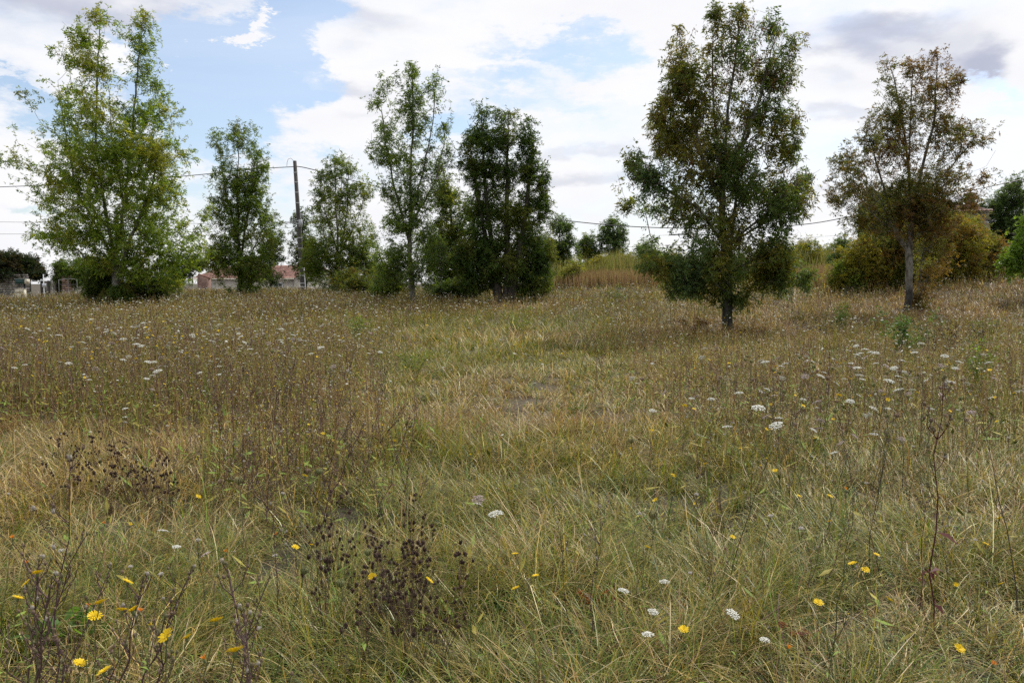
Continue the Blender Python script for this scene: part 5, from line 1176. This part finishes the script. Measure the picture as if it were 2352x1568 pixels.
# far flowers: beyond counting
def far_flowers():
    r = np.random.RandomState(9); n = 32000
    y = np.sqrt(r.uniform(5 ** 2, 52 ** 2, n)); x = r.uniform(-1, 1, n) * .7 * y
    k = r.rand(n) < (.22 + .78 * weedy(x, y)) * (.1 + 2.6 * np.clip(fbm(x * .3, y * .3, 88, 3) - .25, 0, 1) ** 1.3) * np.clip(32 / y, .5, 1); x = x[k]; y = y[k]; N = len(x)
    z = gz(x, y) + r.uniform(.4, .85, N) * np.interp(y, [15, 40], [1, .62]); R_ = r.uniform(.010, .036, N) * np.interp(y, [5, 12, 26], [.4, .75, 1.25])
    yel = r.rand(N) < .22
    c = np.where(yel[:, None], np.array([.74, .56, .02]), np.where(r.rand(N, 1) < .6, np.array([.76, .75, .66]), np.array([.50, .47, .33]))) * r.uniform(.7, 1.1, (N, 1)); R_ = np.where(yel, R_ * .7, R_)
    a = r.uniform(0, 2 * PI, N); t = np.abs(r.normal(0, .3, N)); nx = np.cos(a) * t; ny = np.sin(a) * t
    vs = []
    for i in range(7):
        b = i / 7 * 2 * PI; dx = np.cos(b) * R_; dy = np.sin(b) * R_ * r.uniform(.8, 1.1, N); vs.append(np.stack([x + dx, y + dy, z - (dx * nx + dy * ny)], -1))
    top = np.stack([x, y, z + R_ * .35], -1); bot = np.stack([x, y, z - R_ * .5], -1)
    V = np.stack(vs + [top, bot], 1); b = np.arange(N) * 9
    T = np.concatenate([np.stack([b + i, b + (i + 1) % 7, b + 7], -1) for i in range(7)] + [np.stack([b + (i + 1) % 7, b + i, b + 8], -1) for i in range(7)])
    C = np.repeat(c[:, None], 9, 1); C[:, 8] *= .6
    # stems
    w = .0022 * np.clip(y / 10, 1, 4); P0 = np.stack([x, y, gz(x, y)], -1); st = np.stack([P0 + np.stack([w, 0 * w, 0 * w], -1), P0 - np.stack([w, 0 * w, 0 * w], -1), bot], 1); b2 = np.arange(N) * 3 + N * 9
    V = np.concatenate([V.reshape(-1, 3), st.reshape(-1, 3)]); C = np.concatenate([C.reshape(-1, 3), np.tile(PAL['olive'] * .8, (N * 3, 1))]); T = np.concatenate([T, np.stack([b2, b2 + 1, b2 + 2], -1)])
    tag(link('far_wildflowers', make_mesh('far_wildflowers', V, [T], M_petal, C)), 'countless small white and yellow flower heads speckling the far meadow', 'wildflowers', kind='stuff')
far_flowers()
for o in protos:
    for c in list(o.children):
        for g in list(c.children): bpy.data.objects.remove(g)
        bpy.data.objects.remove(c)
    bpy.data.objects.remove(o)

# ------------------------------------------------------------------ sky, sun, camera
SUN_AZ, SUN_EL = R(38), R(50)
w = bpy.data.worlds.new('World'); scene.world = w; w.use_nodes = True
nt = w.node_tree; nt.nodes.clear(); N_ = nt.nodes.new; L_ = nt.links.new
def M(op, a, b=None, c=None, clamp=False):
    n = N_('ShaderNodeMath'); n.operation = op; n.use_clamp = clamp
    for i, q in enumerate((a, b, c)):
        if q is None: continue
        if isinstance(q, (int, float)): n.inputs[i].default_value = q
        else: L_(q, n.inputs[i])
    return n.outputs[0]
out = N_('ShaderNodeOutputWorld'); bg = N_('ShaderNodeBackground'); L_(bg.outputs[0], out.inputs[0])
sky = N_('ShaderNodeTexSky'); sky.sky_type = 'NISHITA'; sky.sun_disc = False; sky.sun_elevation = SUN_EL; sky.sun_rotation = SUN_AZ; sky.air_density = 1.0; sky.dust_density = 1.0; sky.ozone_density = 1.5
tc = N_('ShaderNodeTexCoord'); sx = N_('ShaderNodeSeparateXYZ'); L_(tc.outputs['Generated'], sx.inputs[0])
az = M('ARCTAN2', sx.outputs[0], sx.outputs[1]); el = M('ARCSINE', sx.outputs[2])
cb = N_('ShaderNodeCombineXYZ'); L_(az, cb.inputs[0]); L_(el, cb.inputs[1])
# cloud noise in direction space, flattened towards the horizon
st = N_('ShaderNodeVectorMath'); st.operation = 'MULTIPLY'; st.inputs[1].default_value = (1, 1, 2.4); L_(tc.outputs['Generated'], st.inputs[0])
def noise(scale, detail, rough=.55, off=0, dist=0):
    n = N_('ShaderNodeTexNoise'); n.inputs['Scale'].default_value = scale; n.inputs['Detail'].default_value = detail; n.inputs['Roughness'].default_value = rough; n.inputs['Distortion'].default_value = dist
    if off:
        a = N_('ShaderNodeVectorMath'); a.operation = 'ADD'; a.inputs[1].default_value = (off, off * 2, off * 3); L_(st.outputs[0], a.inputs[0]); L_(a.outputs[0], n.inputs['Vector'])
    else: L_(st.outputs[0], n.inputs['Vector'])
    return n
nw = noise(4.5, 9, .68)
wv = N_('ShaderNodeVectorMath'); wv.operation = 'MULTIPLY_ADD'; wv.inputs[1].default_value = (.42, .24, 0); wv.inputs[2].default_value = (-.21, -.12, 0); L_(nw.outputs['Color'], wv.inputs[0])
wp_ = N_('ShaderNodeVectorMath'); wp_.operation = 'ADD'; L_(cb.outputs[0], wp_.inputs[0]); L_(wv.outputs[0], wp_.inputs[1])
def aeb(u, v, ru, rv):
    def ae(u, v): d = ray(u, v); return math.atan2(d[0], d[1]), math.atan2(d[2], math.hypot(d[0], d[1]))
    a, e = ae(u, v); a2, _ = ae(u + ru, v); _, e2 = ae(u, v + rv); return a, e, abs(a2 - a), abs(e2 - e)
wv2 = N_('ShaderNodeVectorMath'); wv2.operation = 'MULTIPLY_ADD'; wv2.inputs[1].default_value = (.42, .2, 0); wv2.inputs[2].default_value = (-.21, -.1, 0); L_(noise(3.8, 7, .55, 1.7).outputs['Color'], wv2.inputs[0])
wp2 = N_('ShaderNodeVectorMath'); wp2.operation = 'ADD'; L_(cb.outputs[0], wp2.inputs[0]); L_(wv2.outputs[0], wp2.inputs[1])
def field(blobs, wp_=wp_):
    acc = None
    for b in blobs:
        a, e, ra, re = aeb(*b[:4])
        s = N_('ShaderNodeVectorMath'); s.operation = 'SUBTRACT'; s.inputs[1].default_value = (a, e, 0); L_(wp_.outputs[0], s.inputs[0])
        m = N_('ShaderNodeVectorMath'); m.operation = 'MULTIPLY'; m.inputs[1].default_value = (1 / ra, 1 / re, 0); L_(s.outputs[0], m.inputs[0])
        l = N_('ShaderNodeVectorMath'); l.operation = 'LENGTH'; L_(m.outputs[0], l.inputs[0])
        r_ = N_('ShaderNodeMapRange'); r_.interpolation_type = 'SMOOTHSTEP'; r_.inputs['From Min'].default_value = 1.5; r_.inputs['From Max'].default_value = .2; L_(l.outputs['Value'], r_.inputs['Value'])
        acc = M('MULTIPLY', r_.outputs[0], b[4]) if acc is None else M('MULTIPLY_ADD', r_.outputs[0], b[4], acc)
    return acc
blue = field([(70, 520, 110, 26, .35), (480, 420, 120, 50, .3), (1080, 300, 120, 50, .3), (1900, 330, 80, 40, .2), (60, 250, 120, 60, .45), (150, 300, 120, 50, .3), (520, 290, 180, 60, .4), (760, 110, 40, 60, .3), (640, 15, 130, 60, .9), (680, 150, 110, 90, .8), (560, 190, 110, 80, .9), (430, 130, 80, 110, .9), (420, 270, 130, 70, .8), (570, 330, 100, 50, .45), (980, 345, 90, 40, .6), (1330, 110, 170, 36, .55), (1420, 150, 110, 36, .6), (1180, 200, 200, 34, .4), (1340, 235, 160, 36, .35),
              (30, 215, 80, 26, .6), (2330, 200, 70, 34, .6), (2290, 262, 60, 26, .25), (60, 515, 90, 16, .3), (120, 330, 80, 40, .2), (515, 38, 34, 22, -.9), (508, 104, 60, 24, -.9), (604, 108, 20, 14, -.7), (470, 45, 40, 40, .5)])
grey = field([(110, 20, 220, 62, .65), (330, 62, 110, 34, .25), (60, 120, 110, 34, .22), (870, 48, 110, 44, .62), (800, 186, 80, 22, .55), (2010, 20, 190, 40, .85), (2240, 108, 110, 40, 1.0), (1960, 105, 110, 40, .55), (1870, 280, 50, 26, .6), (1350, 350, 60, 14, .5), (1390, 422, 70, 22, .6), (1840, 190, 60, 24, .2), (1930, 180, 60, 20, .25), (820, 275, 60, 16, .2), (60, 505, 80, 10, .2), (1800, 470, 90, 14, .3), (2120, 60, 260, 80, .6), (1900, 70, 110, 60, .45), (200, 30, 320, 70, .4), (1960, 200, 120, 40, .3)], wp2)
cn = noise(5.0, 9, .6, 3.1); gn = noise(3.6, 6, .5, 8.7)
# outside the placed openings a broken cover goes on all round
gap = M('MULTIPLY_ADD', cn.outputs['Fac'], 2.3, -1.08)
opn = M('MULTIPLY_ADD', blue, 1.3, gap)
mr = N_('ShaderNodeMapRange'); mr.interpolation_type = 'SMOOTHSTEP'; mr.inputs['From Min'].default_value = -.06; mr.inputs['From Max'].default_value = .95; L_(opn, mr.inputs['Value'])
gg = M('MULTIPLY_ADD', gn.outputs['Fac'], 1.1, -.55); g2 = M('ADD', M('MULTIPLY', grey, .72), gg)
mg = N_('ShaderNodeMapRange'); mg.interpolation_type = 'SMOOTHSTEP'; mg.inputs['From Min'].default_value = -.12; mg.inputs['From Max'].default_value = 1.05; L_(g2, mg.inputs['Value'])
cc = N_('ShaderNodeMix'); cc.data_type = 'RGBA'; L_(mg.outputs[0], cc.inputs[0]); cc.inputs[6].default_value = (1.0, 1.0, 1.02, 1); cc.inputs[7].default_value = (.51, .54, .67, 1)
sk = N_('ShaderNodeVectorMath'); sk.operation = 'SCALE'; sk.inputs['Scale'].default_value = .15; L_(sky.outputs[0], sk.inputs[0])
veil = N_('ShaderNodeMix'); veil.data_type = 'RGBA'; vn = noise(2.2, 8, .6, 5.3, .6); L_(M('MULTIPLY_ADD', vn.outputs['Fac'], .9, -.2, True), veil.inputs[0]); L_(sk.outputs[0], veil.inputs[6]); veil.inputs[7].default_value = (.86, .95, 1.08, 1)
fin = N_('ShaderNodeMix'); fin.data_type = 'RGBA'; L_(mr.outputs[0], fin.inputs[0]); L_(cc.outputs[2], fin.inputs[6]); L_(veil.outputs[2], fin.inputs[7])
L_(fin.outputs[2], bg.inputs[0]); bg.inputs[1].default_value = 1.0
w.cycles.sampling_method = 'MANUAL'; w.cycles.sample_map_resolution = 512

sl = bpy.data.lights.new('sun', 'SUN'); sl.energy = 3.6; sl.angle = R(.6); sl.color = (1, .95, .87)
so = bpy.data.objects.new('sun', sl); COL.objects.link(so)
sd = Vector((math.sin(SUN_AZ) * math.cos(SUN_EL), math.cos(SUN_AZ) * math.cos(SUN_EL), math.sin(SUN_EL)))
so.rotation_euler = sd.to_track_quat('Z', 'Y').to_euler(); so.location = (0, 0, 30)

cam = bpy.data.cameras.new('camera'); co = bpy.data.objects.new('camera', cam); COL.objects.link(co)
cam.sensor_fit = 'HORIZONTAL'; cam.sensor_width = 36; cam.lens = 36 * F / 2352; cam.clip_start = .05; cam.clip_end = 9000
co.location = (0, 0, CAMZ); co.rotation_euler = (PI / 2 - TH, 0, 0)
scene.camera = co
scene.view_settings.view_transform = 'Standard'; scene.view_settings.look = 'None'; scene.view_settings.gamma = 1; scene.view_settings.exposure = 0
scene.cycles.max_bounces = 5; scene.cycles.diffuse_bounces = 2; scene.cycles.glossy_bounces = 1; scene.cycles.transmission_bounces = 4; scene.cycles.transparent_max_bounces = 4
scene.cycles.use_denoising = False
